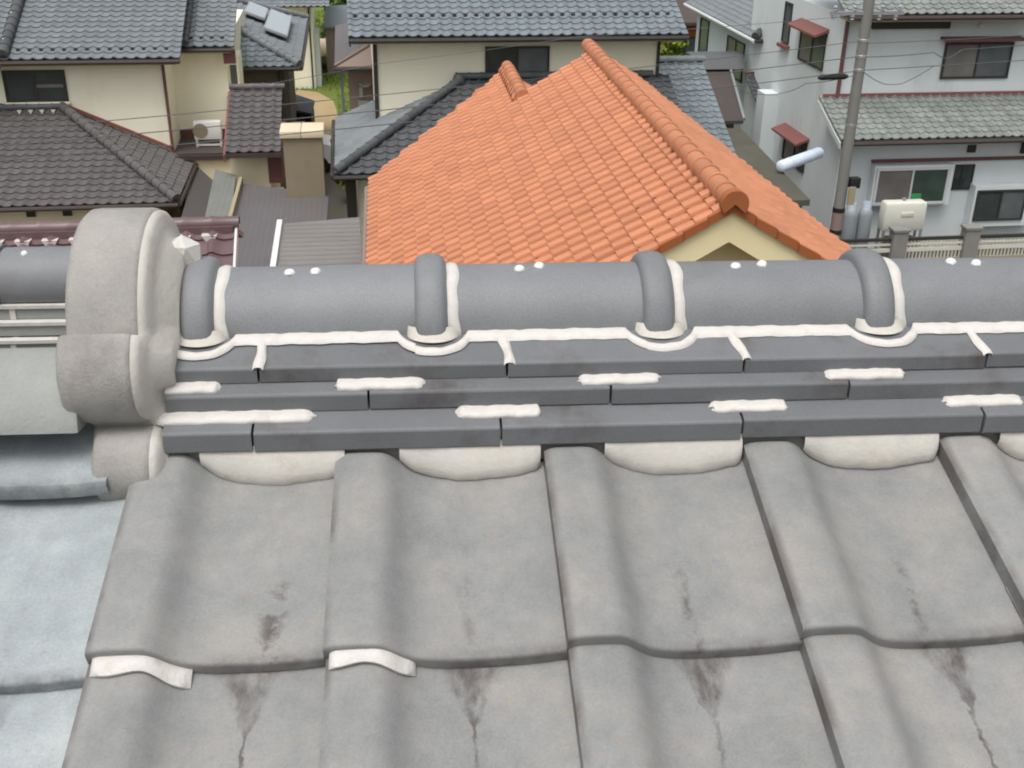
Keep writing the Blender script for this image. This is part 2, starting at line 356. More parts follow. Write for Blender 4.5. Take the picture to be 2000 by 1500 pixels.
# ------------------------------------------------------------------ generic tiled slopes
TM = {}
JP = [(0, .004), (.08, .026), (.18, .038), (.28, .030), (.42, .004), (.58, -.010), (.78, -.008), (1, .002)]
SP = [(0, -.014), (.1, -.012), (.2, -.004), (.32, .014), (.46, .034), (.62, .052), (.82, .058), (.94, .046), (1, .026)]
def tile_mesh(style, w, e, matn):
    key = (style, round(w, 4), round(e, 4), matn)
    if key in TM: return TM[key]
    prof = SP if style == 'S' else JP
    ts = [0, .1, .2, .32, .46, .62, .82, 1.0] if style != 'S' else [0, .1, .22, .34, .46, .6, .75, .88, .96, 1.0]
    L = e+.045; lift = .032 if style == 'S' else .028; th = .034 if style == 'S' else .032
    v = []; n = len(ts)
    for yy, dz in ((L, -.002), (0.0, lift), (0.0, lift-th)):
        for t in ts: v.append((t*w, yy, interp(prof, t)+dz))
    f = []
    for r in range(2):
        for i in range(n-1): f.append((r*n+i, (r+1)*n+i, (r+1)*n+i+1, r*n+i+1))
    v += [(0, L, -.02), (0, 0, -.02)]
    f.append((0, 3*n, 3*n+1, n))
    if style == 'S':
        v += [(w, L, -.02), (w, 0, -.02)]; f.append((n-1, 2*n-1, 3*n+3, 3*n+2))
    me = newmesh('roof_tile', v, f, matn, 40); TM[key] = me; return me
def slope(root, E, u, up, s, W, run, matn, w=.265, e=.235, style='J', clips=(), indiv=300, deck='deck', world_g=GN, rows_indiv=None, skip=None, jit=.0):
    """a tiled roof plane. E eave corner (a,b,z), u unit along eave, up unit horizontal up-slope; clips keep nx*u+ny*v<=d (v horizontal)"""
    c = 1/sqrt(1+s*s); uu = Vector((u[0], u[1], 0)); vs = Vector((up[0]*c, up[1]*c, s*c)); n = uu.cross(vs)
    nc = max(1, round(W/w)); w = W/nc; L = run/c; nr = math.ceil(L/e-1e-6)
    o = ORI[root]; E0 = Vector((E[0]-o[0], E[1]-o[1], E[2]-o[2]))
    me = tile_mesh(style, w, e, matn)
    B = Matrix((uu, vs, n)).transposed().to_4x4()
    clips = list(clips)+[(0, 1, run)]
    items = []
    for r in range(nr):
        for k in range(nc):
            x0, y0 = k*w, r*e
            cs = [(x0, y0*c), (x0+w, y0*c), (x0+w, (y0+e)*c), (x0, (y0+e)*c)]
            cross = []; out = False
            for cl in clips:
                ds = [cl[0]*p[0]+cl[1]*p[1]-cl[2] for p in cs]
                if min(ds) > -.02: out = True; break
                if max(ds) > .005: cross.append(cl)
            if out or (skip and skip(r, k)): continue
            pos = E0+uu*x0+vs*y0
            wp = root.matrix_basis @ (pos+uu*w/2+vs*e/2)
            q = pj(wp); vis = -30 < q[0] < 2030 and -20 < q[1] < 525
            items.append((0 if vis else 1, q[2], r, k, pos, cross))
    items.sort(key=lambda t: t[:4])
    sv, sf, tvs = [], [], []
    for i, (nv, dist, r, k, pos, cross) in enumerate(items):
        mm = me
        jz = random.uniform(-1, 1)*jit
        Bt = Matrix.Translation(pos+n*(jz+.002*((k*7+r*3) % 3))) @ B
        if cross:
            bm = bmesh.new(); bm.from_mesh(me)
            for cl in cross:
                # local: u = x0+x, v = (y0+y)*c
                no = Vector((cl[0], cl[1]*c, 0)); d = cl[2]-cl[0]*k*w-cl[1]*r*e*c
                co = no*(d/no.length_squared)
                bmesh.ops.bisect_plane(bm, geom=bm.verts[:]+bm.edges[:]+bm.faces[:], plane_co=co, plane_no=no, clear_outer=True)
            if not bm.faces: bm.free(); continue
            mm = bpy.data.meshes.new('roof_tile'); bm.to_mesh(mm); bm.free()
            if not mm.materials: mm.materials.append(MATS[matn])
        if i < indiv and nv == 0:
            link('roof_tile', mm, root, Bt)
        else:
            rv = random.random()-.5; tvs += [rv]*len(mm.polygons); b0 = len(sv); sv += [tuple(Bt @ v.co) for v in mm.vertices]; sf += [tuple(j+b0 for j in p.vertices) for p in mm.polygons]
    if sv:
        st = link('roof_tiles', newmesh('roof_tiles', sv, sf, matn, 40, fix=False), root); st['kind'] = 'stuff'
        st.data.attributes.new('tv', 'FLOAT', 'FACE').data.foreach_set('value', tvs)
    # deck below the tiles
    bm = bmesh.new()
    q = [bm.verts.new(E0+uu*x+vs*(y/c)-n*.03) for x, y in ((0, 0), (W, 0), (W, run), (0, run))]
    bm.faces.new(q)
    for cl in clips:
        no = uu*cl[0]+Vector((up[0], up[1], 0))*cl[1]; p0 = E0+no*(cl[2]/no.length_squared)
        bmesh.ops.bisect_plane(bm, geom=bm.verts[:]+bm.edges[:]+bm.faces[:], plane_co=p0, plane_no=no, clear_outer=True)
    me2 = bpy.data.meshes.new('roof_deck'); bm.to_mesh(me2); bm.free(); me2.materials.append(MATS[deck])
    if len(me2.polygons): link('roof_deck', me2, root)
def cap_mesh(R, L, matn, key={}):
    k = (R, round(L, 4), matn)
    if k in key: return key[k]
    mb = MB(); n = 10
    prof = [(R*.0, 0), (R*1.10, 0), (R*1.12, L*.10), (R*1.0, L*.18), (R*.97, L*1.0), (R*.97, L*1.04)]
    mb.lathe(prof, (0, 0, 0), n, radians(-25), radians(205), axis='x')
    me = newmesh('ridge_cap', mb.v, mb.f, matn, 40); key[k] = me; return me
def caps(root, P0, P1, R, pitch, matn, name='ridge_cap'):
    """run of half-round cap tiles from P0 to P1 (a,b,z)"""
    o = Vector(ORI[root]); A = Vector(P0)-o; Bv = Vector(P1)-o; d = Bv-A; L = d.length; n = max(1, round(L/pitch)); st = L/n
    me = cap_mesh(R, st, matn); x = d.normalized(); y = Vector((0, 0, 1)).cross(x).normalized(); z = x.cross(y)
    Bm = Matrix((x, y, z)).transposed().to_4x4()
    for i in range(n): link(name, me, root, Matrix.Translation(A+x*st*i) @ Bm)
def part(root, name, matn, *boxes, bev=None):
    mb = MB()
    for b in boxes: (mb.bbox(*b, r=bev) if bev else mb.box(*b))
    return mb.build(name, matn, root, 35 if bev else None)
def window(root, side, p, x0, x1, z0, z1, frame='frame_dark', panes=('glass', 'glass_pale'), fr=.05, proud=.05, sill=None):
    """side: 'f' wall facing -b at b=p, 'l' wall facing -a at a=p, 'r' facing +a"""
    def bx(mb, u0, u1, za, zb, d0_, d1_):
        if side == 'f': mb.box(u0, p-d1_, za, u1, p-d0_, zb)
        elif side == 'l': mb.box(p-d1_, u0, za, p-d0_, u1, zb)
        else: mb.box(p+d0_, u0, za, p+d1_, u1, zb)
    m_ = MB()
    bx(m_, x0-fr, x1+fr, z1, z1+fr, -.02, proud); bx(m_, x0-fr, x1+fr, z0-fr, z0, -.02, proud)
    bx(m_, x0-fr, x0, z0, z1, -.02, proud); bx(m_, x1, x1+fr, z0, z1, -.02, proud)
    wn = m_.build('window', frame, root)
    n = len(panes); wd = (x1-x0)/n
    for i, g in enumerate(panes):
        q = MB(); bx(q, x0+i*wd, x0+(i+1)*wd, z0, z1, -.02, .012+.008*(i % 2)); q.build('pane', g, wn)
        if i:
            q = MB(); bx(q, x0+i*wd-.025, x0+i*wd+.025, z0, z1, .02, proud-.012); q.build('sash', frame, wn)
    if sill:
        q = MB(); bx(q, x0-fr*1.6, x1+fr*1.6, z0-fr-.05, z0-fr, -.02, proud+.06); q.build('sill', sill, wn)
    return wn

# ------------------------------------------------------------------ the near house: tiled roof and its ridge
near = thing('grey_tiled_house', 'weathered grey roof with S-shaped tiles below a mortared ridge of round caps', 'house', 0, 1.46, 0, 0)
S_ = .33; TH = math.atan(S_); CT, ST = cos(TH), sin(TH)
def plane_z(y): return CZ-.722+S_*(y-1.266)
NP = [(0, .0085), (.03, .0112), (.10, .0124), (.18, .0124), (.225, .0112), (.265, .0055), (.325, -.0090), (.38, -.0175), (.47, -.0228), (.66, -.0242), (.84, -.0215), (1, -.0150)]
TW, TE = .265, .235
def tz(x, y, wv=0): return interp(NP, x/TW)+.020*(1-y/.24)-.010
def tile_pt(x0, yb, x, y, dz=0):
    z = tz(x, y)+dz; zb = plane_z(yb)
    return Vector((x0+x, yb+y*CT-z*ST, zb+y*ST+z*CT))
def near_tile_mesh(matn, L=.30):
    nx, v, f = 36, [], []
    rows = [(L, 0), (.22, 0), (.15, 0), (.08, 0), (.02, 0), (.0055, -.0002), (.0022, -.0012), (.0005, -.0032), (0, -.006), (0, -.019)]
    for yy, dz in rows:
        for i in range(nx+1):
            x = TW*1.012*i/nx
            ed = 0
            xx = min(x, TW)
            if i == 0: ed = -.0022
            elif i == 1: ed = -.0006
            v.append((x, yy, tz(xx, yy)+dz+ed))
    n = nx+1
    for r in range(len(rows)-1):
        for i in range(nx): f.append((r*n+i, (r+1)*n+i, (r+1)*n+i+1, r*n+i+1))
    b0 = len(v)
    for yy, dz in rows[:-1]: v.append((.0004, yy, tz(0, max(yy, .0))+dz-.026))
    for r in range(len(rows)-2): f.append((r*n, b0+r, b0+r+1, (r+1)*n))
    return newmesh('roof_tile', v, f, matn, 42)
NT = near_tile_mesh('near_tile'); NTP = near_tile_mesh('near_tile_pale')
Bn = Matrix((Vector((1, 0, 0)), Vector((0, CT, ST)), Vector((0, -ST, CT)))).transposed().to_4x4()
def colx(k): return -.3846+.265*k+(.014 if k == 0 else .010 if k == -1 else 0)
ROWY = lambda r: .985-.2232*r
no_ = Vector(ORI[near])
stain = {(0, 1): .9, (1, 1): 1.0, (2, 1): 1.0, (3, 1): 1.0, (-1, 1): .35}
streak = {(0, 0): 1.0, (2, 0): .9, (3, 0): 1.0, (1, 0): .55}
for r in range(8):
    for k in range(-5, 9):
        yb = ROWY(r)+random.uniform(-.0025, .0025)
        if k == -1 and r == 0: yb -= .012
        pos = Vector((colx(k)+random.uniform(-.0015, .0015), yb, plane_z(yb)+random.uniform(-.001, .001)))-no_
        o = link('roof_tile', NTP if k < 0 else NT, near, Matrix.Translation(pos) @ Bn @ Matrix.Rotation(random.uniform(-.004, .004), 4, 'Z'))
        o['stain'] = stain.get((k, r), random.uniform(.3, 1) if r > 1 else .06); o['streak'] = streak.get((k, r), random.uniform(.2, 1) if r > 0 else .3)
# roof boards under the tiles, both sides of the ridge, and the body of the house
mb = MB(); X0, X1 = -3.6, 3.6
mb.add([(X0, -2.6, plane_z(-2.6)-.045), (X1, -2.6, plane_z(-2.6)-.045), (X1, 1.44, plane_z(1.44)-.10), (X0, 1.44, plane_z(1.44)-.10),
        (X1, 5.6, CZ-2.35), (X0, 5.6, CZ-2.35)], [(0, 1, 2, 3), (3, 2, 4, 5)])
mb.build('roof_deck', 'deck', near)
MB().prism([(-2.1, 0), (5.1, 0), (5.1, CZ-2.4), (1.44, CZ-.87), (-2.1, plane_z(-2.1)-.12)], 0, -3.3, 3.3).build('wall', 'cream_warm', near)

RX0, RX1 = -.335, 2.1
# ridge core (mortar bed inside the stack)
MB().prism([(1.278, CZ-.745), (1.62, CZ-.745), (1.62, CZ-.66), (1.54, CZ-.64), (1.385, CZ-.64), (1.33, CZ-.674), (1.288, CZ-.706), (1.280, CZ-.712)], 0, RX0, RX1).build('ridge_core', 'concrete', near)
# flat ridge tiles, three courses, joints staggered: (front y, z bottom, z edge, back y, joints)
def noshi(x0, x1, yf, zb, ze, yb, mirror=False, matn='noshi', yaxis=1.46):
    sgn = -1 if mirror else 1
    def Y(y): return 2*yaxis-y if mirror else y
    pr = [(Y(yf+.003), zb), (Y(yf), zb+.003), (Y(yf), ze-.003), (Y(yf+.001), ze-.001), (Y(yf+.004), ze+.0006), (Y(yb+.03), ze+(yb+.03-yf)*.25), (Y(yb+.03), zb)]
    return MB().prism(pr, 0, x0+.0016, x1-.0016).build('ridge_tile', matn, near)
COURSES = [(1.266, -.719, -.690, 1.301, [-.223, .090, .404, .727, 1.045, 1.36, 1.68]),
           (1.301, -.6825, -.656, 1.324, [-.078, .235, .552, .87, 1.19, 1.5, 1.82]),
           (1.324, -.651, -.6275, 1.366, [-.218, .101, .414, .745, 1.065, 1.38, 1.7])]
for yf, zb, ze, yb, js in COURSES:
    xs = [RX0]+js+[RX1]
    for a_, b_ in zip(xs[:-1], xs[1:]):
        dz = random.uniform(-.0012, .0012); dy = random.uniform(-.0015, .0015)
        noshi(a_, b_, yf+dy, CZ+zb+dz, CZ+ze+dz, yb); noshi(a_, b_, yf, CZ+zb, CZ+ze, yb, True)
# round ridge caps with their collars
RC, YC, ZC = .0737, 1.459, CZ-.62
CP = .3055
def wob(x, k, a=.0012): return a*sin(x*97+k*1.7)+a*.6*sin(x*231+k)
mb = MB()
mb.lathe([(.066, 0), (.079, .001), (.0845, .004), (.0875, .009), (.089, .016), (.089, .028), (.0875, .035), (.084, .040), (.0780, .0425), (.0737, .045), (.0737, .10), (.0737, .2), (.0737, .30), (.0735, .309)],
         (0, 0, 0), 48, radians(-22), radians(202), axis='x')
CAPM = newmesh('ridge_cap', mb.v, mb.f, 'cap', 35)
mb = MB()
def ring(mb, x0, x1, r, a0, a1, n=56, k=0):
    pr = [(0, -.002), (.15, .55), (.35, .9), (.5, 1.0), (.7, .85), (.88, .5), (1, -.002)]
    vs = []; m_ = len(pr)
    for i in range(n+1):
        t = a0+(a1-a0)*i/n; wx = wob(t*.045, k, .0012); ww = 1+.07*sin(t*5+k)+.04*sin(t*13)
        for u, h in pr:
            rr = r+.0030*h*ww; x = x0+(x1-x0)*(.5+(u-.5)*ww)+wx
            vs.append((x, -rr*cos(t), rr*sin(t)))
    fs = [(i*m_+j, i*m_+j+1, (i+1)*m_+j+1, (i+1)*m_+j) for i in range(n) for j in range(m_-1)]
    return mb.add(vs, fs)
ring(mb, .0420, .0590, .0740, radians(-14), radians(194), k=1)
# foot of the band where it meets the bead
BANDM = newmesh('sealant_band', mb.v, mb.f, 'sealant', 50)
def dome(r, h, k):
    mb = MB(); mb.lathe([(r, -.001), (r*.96, h*.35), (r*.75, h*.75), (r*.4, h*.97), (.0005, h)], (0, 0, 0), 12)
    mb.v = [(x*(1+.12*sin(k+y*900)), y*(1+.15*cos(k*2+x*700)), z) for x, y, z in mb.v]; return newmesh('screw_cap', mb.v, mb.f, 'white_paint', 60)
DOME = [dome(.0075, .0055, 0), dome(.0070, .0060, 2)]
# bead of sealant along the foot of the caps, dipping in a U round each collar
def bead_mesh(seed, mirror=False):
    n, v, f = 90, [], []
    sec = [(0, 0.), (.10, .55), (.3, .9), (.55, 1.), (.8, .9), (1, .55)]
    m_ = len(sec)
    for i in range(n+1):
        x = CP*i/n
        dipc = 0
        for c0 in (.024, .024+CP):
            q = (x-c0)/.046
            if abs(q) < 1: dipc = max(dipc, sqrt(max(0, 1-q*q))**1.3)
        fd = sin(pi*i/n)**.5
        yfr = 1.3670-.027*dipc+wob(x, seed, .0008)*fd
        wdt = .021*(1-.40*dipc)+wob(x*1.3, seed+4, .0012)*fd
        for u, h in sec:
            y = yfr+u*wdt; zt = -.6275+(y-1.324)*.25
            z = zt+.0005+.0045*h
            v.append((x, y-YC, z+.62))
    for i in range(n):
        for j in range(m_-1): f.append((i*m_+j, i*m_+j+1, (i+1)*m_+j+1, (i+1)*m_+j))
    return newmesh('sealant_bead', v, f, 'sealant', 60)
# grey mortar pocket under each collar, inside the U
def pocket_mesh():
    v, f = [], []; n = 16
    for i in range(n+1):
        t = pi*i/n; x = .024-.036*cos(t)
        for u, z in ((0, -.0105), (1, .012)):
            y = 1.394-(.032*sin(t))*(1-u*.55); v.append((x, y-YC, -.6275+(1.36-1.324)*.25+.62+.004+(.014 if u else 0)))
    for i in range(n): f.append((2*i, 2*i+2, 2*i+3, 2*i+1))
    return newmesh('mortar_fill', v, f, 'mortar', 60)
BEADS = [bead_mesh(k*3.1) for k in range(3)]; POCK = pocket_mesh()
xs0 = -.323
for k in range(8):
    pos = Vector((xs0+CP*k, YC, ZC))-no_
    cpo = link('ridge_cap', CAPM, near, Matrix.Translation(pos) @ Matrix.Rotation(random.uniform(-.016, .016), 4, 'Z') @ Matrix.Rotation(random.uniform(-.006, .006), 4, 'Y'))
    link('sealant_band', BANDM, cpo, Matrix.Rotation(random.uniform(-.05, .05), 4, 'X'))
    link('sealant_bead', BEADS[k % 3], cpo); link('mortar_fill', POCK, cpo)
    for j, xx in enumerate((.140, .173)):
        xx += random.uniform(-.004, .004)
        a = radians(95+random.uniform(-5, 4)); link('screw_cap', DOME[j], cpo, Matrix.Translation((xx, -.0733*cos(pi-a), .0733*sin(a))) @ Matrix.Rotation((a-pi/2)*-1, 4, 'X'))
# short sealant strips over the joints of the top course
for i, x in enumerate(COURSES[2][4][:6]):
    v, f = [], []; n = 14
    for q in range(n+1):
        u = q/n; y = 1.3225+u*.056; z = -.6275+(y-1.324)*.25
        if q == 0: z -= .003
        wd = .0068+.0009*sin(u*7+i*2)+.002*max(0, u-.8)*5; xc = x+.004*sin(u*2.6+i)-.003*u
        for du, h in ((-1, 0), (-.6, .8), (0, 1), (.6, .8), (1, 0)): v.append((xc+du*wd, y, CZ+z+.0003+.0042*h))
    for q in range(n):
        for j in range(4): f.append((q*5+j, q*5+j+1, q*5+5+j+1, q*5+5+j))
    mb = MB(); mb.v = v; mb.f = f; mb.build('sealant_strip', 'sealant', near, 60)
# sealant dashes laid in the angle between the courses
def dash(x0, x1, y0, z0, k):
    v, f = [], []; n = 34
    sec = [(-.0052, .0012), (-.0064, .0045), (-.0045, .0075), (0, .0095), (.007, .0108), (.015, .0112)]
    for q in range(n+1):
        u = q/n; x = x0+(x1-x0)*u; e_ = min(1, min(u, 1-u)*16)**.5
        for y, z in sec:
            s_ = .25+.75*e_
            v.append((x+.003*(1-e_)*sin(k+y*900), y0+.006+(y-.006)*s_+wob(x, k, .0005), z0+.0+z*(.55+.45*e_)+wob(x*1.4, k+2, .0005)))
    m_ = len(sec)
    for q in range(n):
        for j in range(m_-1): f.append((q*m_+j, q*m_+j+1, q*m_+m_+j+1, q*m_+m_+j))
    f.append(tuple(range(m_))); f.append(tuple(range(n*m_, n*m_+m_)))
    mb = MB(); mb.v = v; mb.f = f; mb.build('sealant_dash', 'sealant', near, 60)
for i, (a_, b_) in enumerate(((-.338, -.268), (-.122, -.007), (.194, .302), (.522, .632), (.835, .95), (1.15, 1.26))): dash(a_, b_, 1.3135, CZ-.657, i)
for i, (a_, b_) in enumerate(((-.345, -.146), (.035, .145), (.367, .470), (.68, .79), (1.0, 1.11))): dash(a_, b_, 1.2885, CZ-.6885, i+9)
# mortar crescents closing the pans under the lowest course
def crescent(k):
    x0 = colx(k); v, f = [], []; n = 30
    t0, t1 = .30, .985
    for i in range(n+1):
        u = i/n; t = t0+(t1-t0)*u; xl = t*TW
        dip = sin(min(1, u/.52)*pi/2)**.85 if u < .52 else 1-.38*((u-.52)/.48)**1.6
        yb_ = 1.266-.019*dip+wob(xl, k, .0007)
        if u > .97: yb_ += .006
        ytile = (yb_-ROWY(0))/CT
        p = tile_pt(x0, ROWY(0), xl, ytile, .0005)
        top = Vector((x0+xl, 1.272, CZ-.712))
        for q, bl in ((0, 0), (.06, .004), (.25, .0055), (.55, .005), (1, 0)):
            pt = p.lerp(top, q); v.append((pt.x, pt.y-bl, pt.z+bl*.8))
    for i in range(n):
        for j in range(4): f.append((i*5+j, i*5+5+j, i*5+6+j, i*5+j+1))
    mb = MB(); mb.v = v; mb.f = f; mb.build('mortar_crescent', 'mortar', near, 60)
for k in range(0, 8): crescent(k)
# sealant pads under the lip of two tiles
def pad(k, t0, t1):
    x0 = colx(k); v, f = [], []; n = 26
    for i in range(n+1):
        u = i/n; xl = (t0+(t1-t0)*u)*TW
        top = tile_pt(x0, ROWY(0), xl, .004, -.012); lo = tile_pt(x0, ROWY(1), xl, 0.2232/CT-.017-.003*sin(u*9+k), .0015)
        e_ = min(1, min(u, 1-u)*14)
        for q, bl in ((0, 0), (.1, .004), (.4, .006), (.8, .005), (1, .001)):
            pt = lo.lerp(top, q); v.append((pt.x, pt.y-bl*e_, pt.z+bl*e_*.7))
    for i in range(n):
        for j in range(4): f.append((i*5+j, i*5+5+j, i*5+6+j, i*5+j+1))
    f.append((0, 1, 2, 3, 4)); f.append(tuple(n*5+j for j in range(5)))
    mb = MB(); mb.v = v; mb.f = f; mb.build('sealant_pad', 'sealant', near, 60)
pad(0, .02, .40); pad(1, .02, .37)

# ridge-end ornament tile: lobed outline, thick edge, mortared back
def arc(cy, cz, r, a0, a1, n):      # angles measured from -y (towards the viewer) upwards
    return [(cy-r*cos(radians(a0+(a1-a0)*i/n)), cz+r*sin(radians(a0+(a1-a0)*i/n))) for i in range(n+1)]
def oni_outline(off=0):
    o_ = []
    o_ += arc(1.277, CZ-.738, .050-off, -80, 72, 10)        # curled foot
    o_ += [(1.291+off*.4, CZ-.690)]                          # waist
    o_ += arc(1.326, CZ-.621, .074-off, -58, 56, 12)        # shoulder lobe
    o_ += arc(1.459, CZ-.612, .148-off, 14, 90, 16)         # head
    back = [(2*1.459-y, z) for y, z in reversed(o_[:-1])]
    return o_+back
def oni():
    out = oni_outline(); n = len(out); cy = 1.459
    lay = [(-.449, .014), (-.446, .006), (-.440, .001), (-.43, 0), (-.40, 0), (-.366, 0), (-.361, .0010), (-.359, .003)]
    v, f = [], []
    for x, off in lay:
        o_ = oni_outline(off)
        for i, (y, z) in enumerate(o_):
            low = max(0, min(1, (CZ-.665-z)/.03)); v.append((x+(.030*low if x < -.40 else .012*low), y, z))
    for l in range(len(lay)-1):
        for i in range(n): f.append((l*n+i, l*n+(i+1) % n, (l+1)*n+(i+1) % n, (l+1)*n+i))
    f.append(tuple(range(n))); f.append(tuple(range((len(lay)-1)*n, len(lay)*n)))
    mb = MB(); mb.v = v; mb.f = f; o = mb.build('ridge_end_tile', 'oni', near, 38)
    # mortar filling the back
    lay2 = [(-.362, .003), (-.354, .004), (-.349, .010), (-.345, .024), (-.340, .040), (-.322, .060)]
    v, f = [], []
    for x, off in lay2:
        o_ = oni_outline(min(off, .044))
        for y, z in o_:
            k_ = 1-max(0, off-.044)*4.2
            low = max(0, min(1, (CZ-.665-z)/.03)); v.append((x+.012*low, cy+(y-cy)*k_, CZ-.66+(z-CZ+.66)*k_))
    for l in range(len(lay2)-1):
        for i in range(n): f.append((l*n+i, l*n+(i+1) % n, (l+1)*n+(i+1) % n, (l+1)*n+i))
    f.append(tuple(range((len(lay2)-1)*n, len(lay2)*n)))
    mb = MB(); mb.v = v; mb.f = f; mb.build('mortar_backing', 'mortar', o, 60)
    return o
oni()
# lump of white mortar sitting where the first cap meets the ornament
bm = bmesh.new(); bmesh.ops.create_icosphere(bm, subdivisions=1, radius=.030)
for v_ in bm.verts: v_.co = Vector((v_.co.x*.9+(.004 if v_.co.z < 0 else 0), v_.co.y*.8, v_.co.z*(1.55 if v_.co.z < 0 else .85)))*random.uniform(.92, 1.08)
me = bpy.data.meshes.new('mortar_lump'); bm.to_mesh(me); bm.free(); me.materials.append(MATS['sealant'])
link('mortar_lump', me, near, Matrix.Translation(Vector((-.325, 1.470, CZ-.522))-no_))
# beyond the ornament: a single large half-round cap laid on the tiles, and a cut tile under it
v = []
mb = MB(); mb.lathe([(.03, 0), (.085, 0), (.087, .004), (.087, .50), (.093, .505), (.095, .512), (.095, .56), (.087, .57), (.087, 1.6)], (0, 0, 0), 40, radians(-16), radians(168), axis='x')
me = newmesh('hip_cap', mb.v, mb.f, 'oldcap', 35)
link('hip_cap', me, near, Matrix.Translation(Vector((-.43, 1.335, CZ-.694))-no_) @ Matrix.Rotation(pi, 4, 'Z'))
def cut_tile(k, yb, L, matn):
    v, f = [], []; nx = 24
    rows = [(L, 0), (L*.5, 0), (.012, 0), (.004, -.001), (0, -.006), (0, -.022)]
    for yy, dz in rows:
        for i in range(nx+1):
            x = TW*i/nx; v.append((x, yy, .012+.7*tz(x, yy)+dz))
    n = nx+1
    for r in range(len(rows)-1):
        for i in range(nx): f.append((r*n+i, (r+1)*n+i, (r+1)*n+i+1, r*n+i+1))
    me = newmesh('cut_tile', v, f, matn, 42)
    o = link('cut_tile', me, near, Matrix.Translation(Vector((colx(k)-.022, yb, plane_z(yb)))-no_) @ Bn); o['stain'] = 0; o['streak'] = 0
for k in (-1, -2, -3): cut_tile(k, 1.222, .16, 'near_tile_pale')
# a lower ridge of the same roof behind the ornament
rear = [(2.335, -1.075, -1.035, 2.36), (2.352, -1.03, -1.0, 2.37), (2.365, -.995, -.965, 2.40)]
for i, (yf, zb, ze, yb) in enumerate(rear):
    js = [-2.7, -2.2, -1.88, -1.56, -1.24, -.905, -.60] if i != 1 else [-2.7, -2.0, -1.7, -1.4, -1.08, -.74, -.60]
    for a_, b_ in zip(js[:-1], js[1:]):
        pr = [(yf, CZ+zb+.004), (yf, CZ+ze), (yb+.05, CZ+ze+.012), (yb+.05, CZ+zb)]
        MB().prism(pr, 0, a_+.002, b_-.002).build('ridge_tile', 'oldcap', near)
        if i != 1: MB().box(b_-.006, yf-.003, CZ+zb+.004, b_+.006, yf+.03, CZ+ze+.006).build('sealant_strip', 'sealant', near)
    MB().box(-2.7, yf-.006, CZ+ze-.0, -.60, yf+.012, CZ+ze+.008).build('sealant_bead', 'sealant', near)
MB().prism([(2.37, CZ-1.3), (2.5, CZ-1.3), (2.5, CZ-.94), (2.40, CZ-.94)], 0, -2.7, -.6).build('ridge_core', 'deck', near)
mb = MB(); mb.lathe([(.0, 0), (.0737, .002), (.0737, .28), (.08, .285), (.08, .318), (.0, .318)], (0, 0, 0), 32, radians(-20), radians(200), axis='x')
me = newmesh('ridge_cap', mb.v, mb.f, 'cap', 35)
for k in range(6):
    o = link('ridge_cap', me, near, Matrix.Translation(Vector((-.93-.318*k+.0, 2.437, CZ-.928))-no_))
    link('screw_cap', DOME[0], o, Matrix.Translation((.055, -.022, .0700)) @ Matrix.Rotation(.3, 4, 'X'))
mb = MB(); ring(mb, 0, .03, .078, radians(-14), radians(194), k=3)
link('sealant_band', newmesh('sealant_band', mb.v, mb.f, 'sealant', 50), near, Matrix.Translation(Vector((-.635, 2.437, CZ-.928))-no_))

# ------------------------------------------------------------------ house with the orange roof
GO = 1.7
oh = thing('orange_roof_house', 'house with bright orange tiled gable roof and cream gable boards', 'house', 3.63, 15, 0, GO)
AR, ZR, SO = 3.63, 7.13, .6
AE = -.40; HW = AR-AE; ZE = ZR-SO*HW; BF, BB = 11.45, 23.2
# left slope: eave runs away from us, up-slope is +a ; u=-b so that the frame is right-handed
slope(oh, (AE, BB, ZE), (0, -1), (1, 0), SO, BB-BF, 2.701, 'orange', w=.26, e=.225, style='S', clips=[(-1, -.72, -(23.2-20.95))], deck='orange_dark', indiv=190)
slope(oh, (AE+2.701, BF+9.1389, ZE+SO*2.701), (0, -1), (1, 0), SO, 9.1389, HW-2.701, 'orange', w=.26, e=.225, style='S', deck='orange_dark', indiv=110)
# right slope
slope(oh, (AR+3.0, BF, ZR-SO*3.0), (0, 1), (-1, 0), SO, 9.45, 3.0, 'orange', w=.26, e=.225, style='S', clips=[(.213, -1, -.031)], deck='orange_dark', indiv=0)
# small right slope of the lower rear gable
slope(oh, (AR-HW*.36+1.0, 20.3, ZR-SO*HW*.36-SO*1.0+.12), (0, 1), (-1, 0), SO, 2.6, 1.0, 'orange', w=.26, e=.225, style='S', deck='orange_dark', indiv=0)
caps(oh, (AR, BF-.06, ZR+.05), (AR, 20.95, ZR+.05), .125, .345, 'orange')
caps(oh, (2.36, 20.15, ZR-SO*1.27+.06), (2.36, 22.95, ZR-SO*1.27+.06), .12, .345, 'orange')
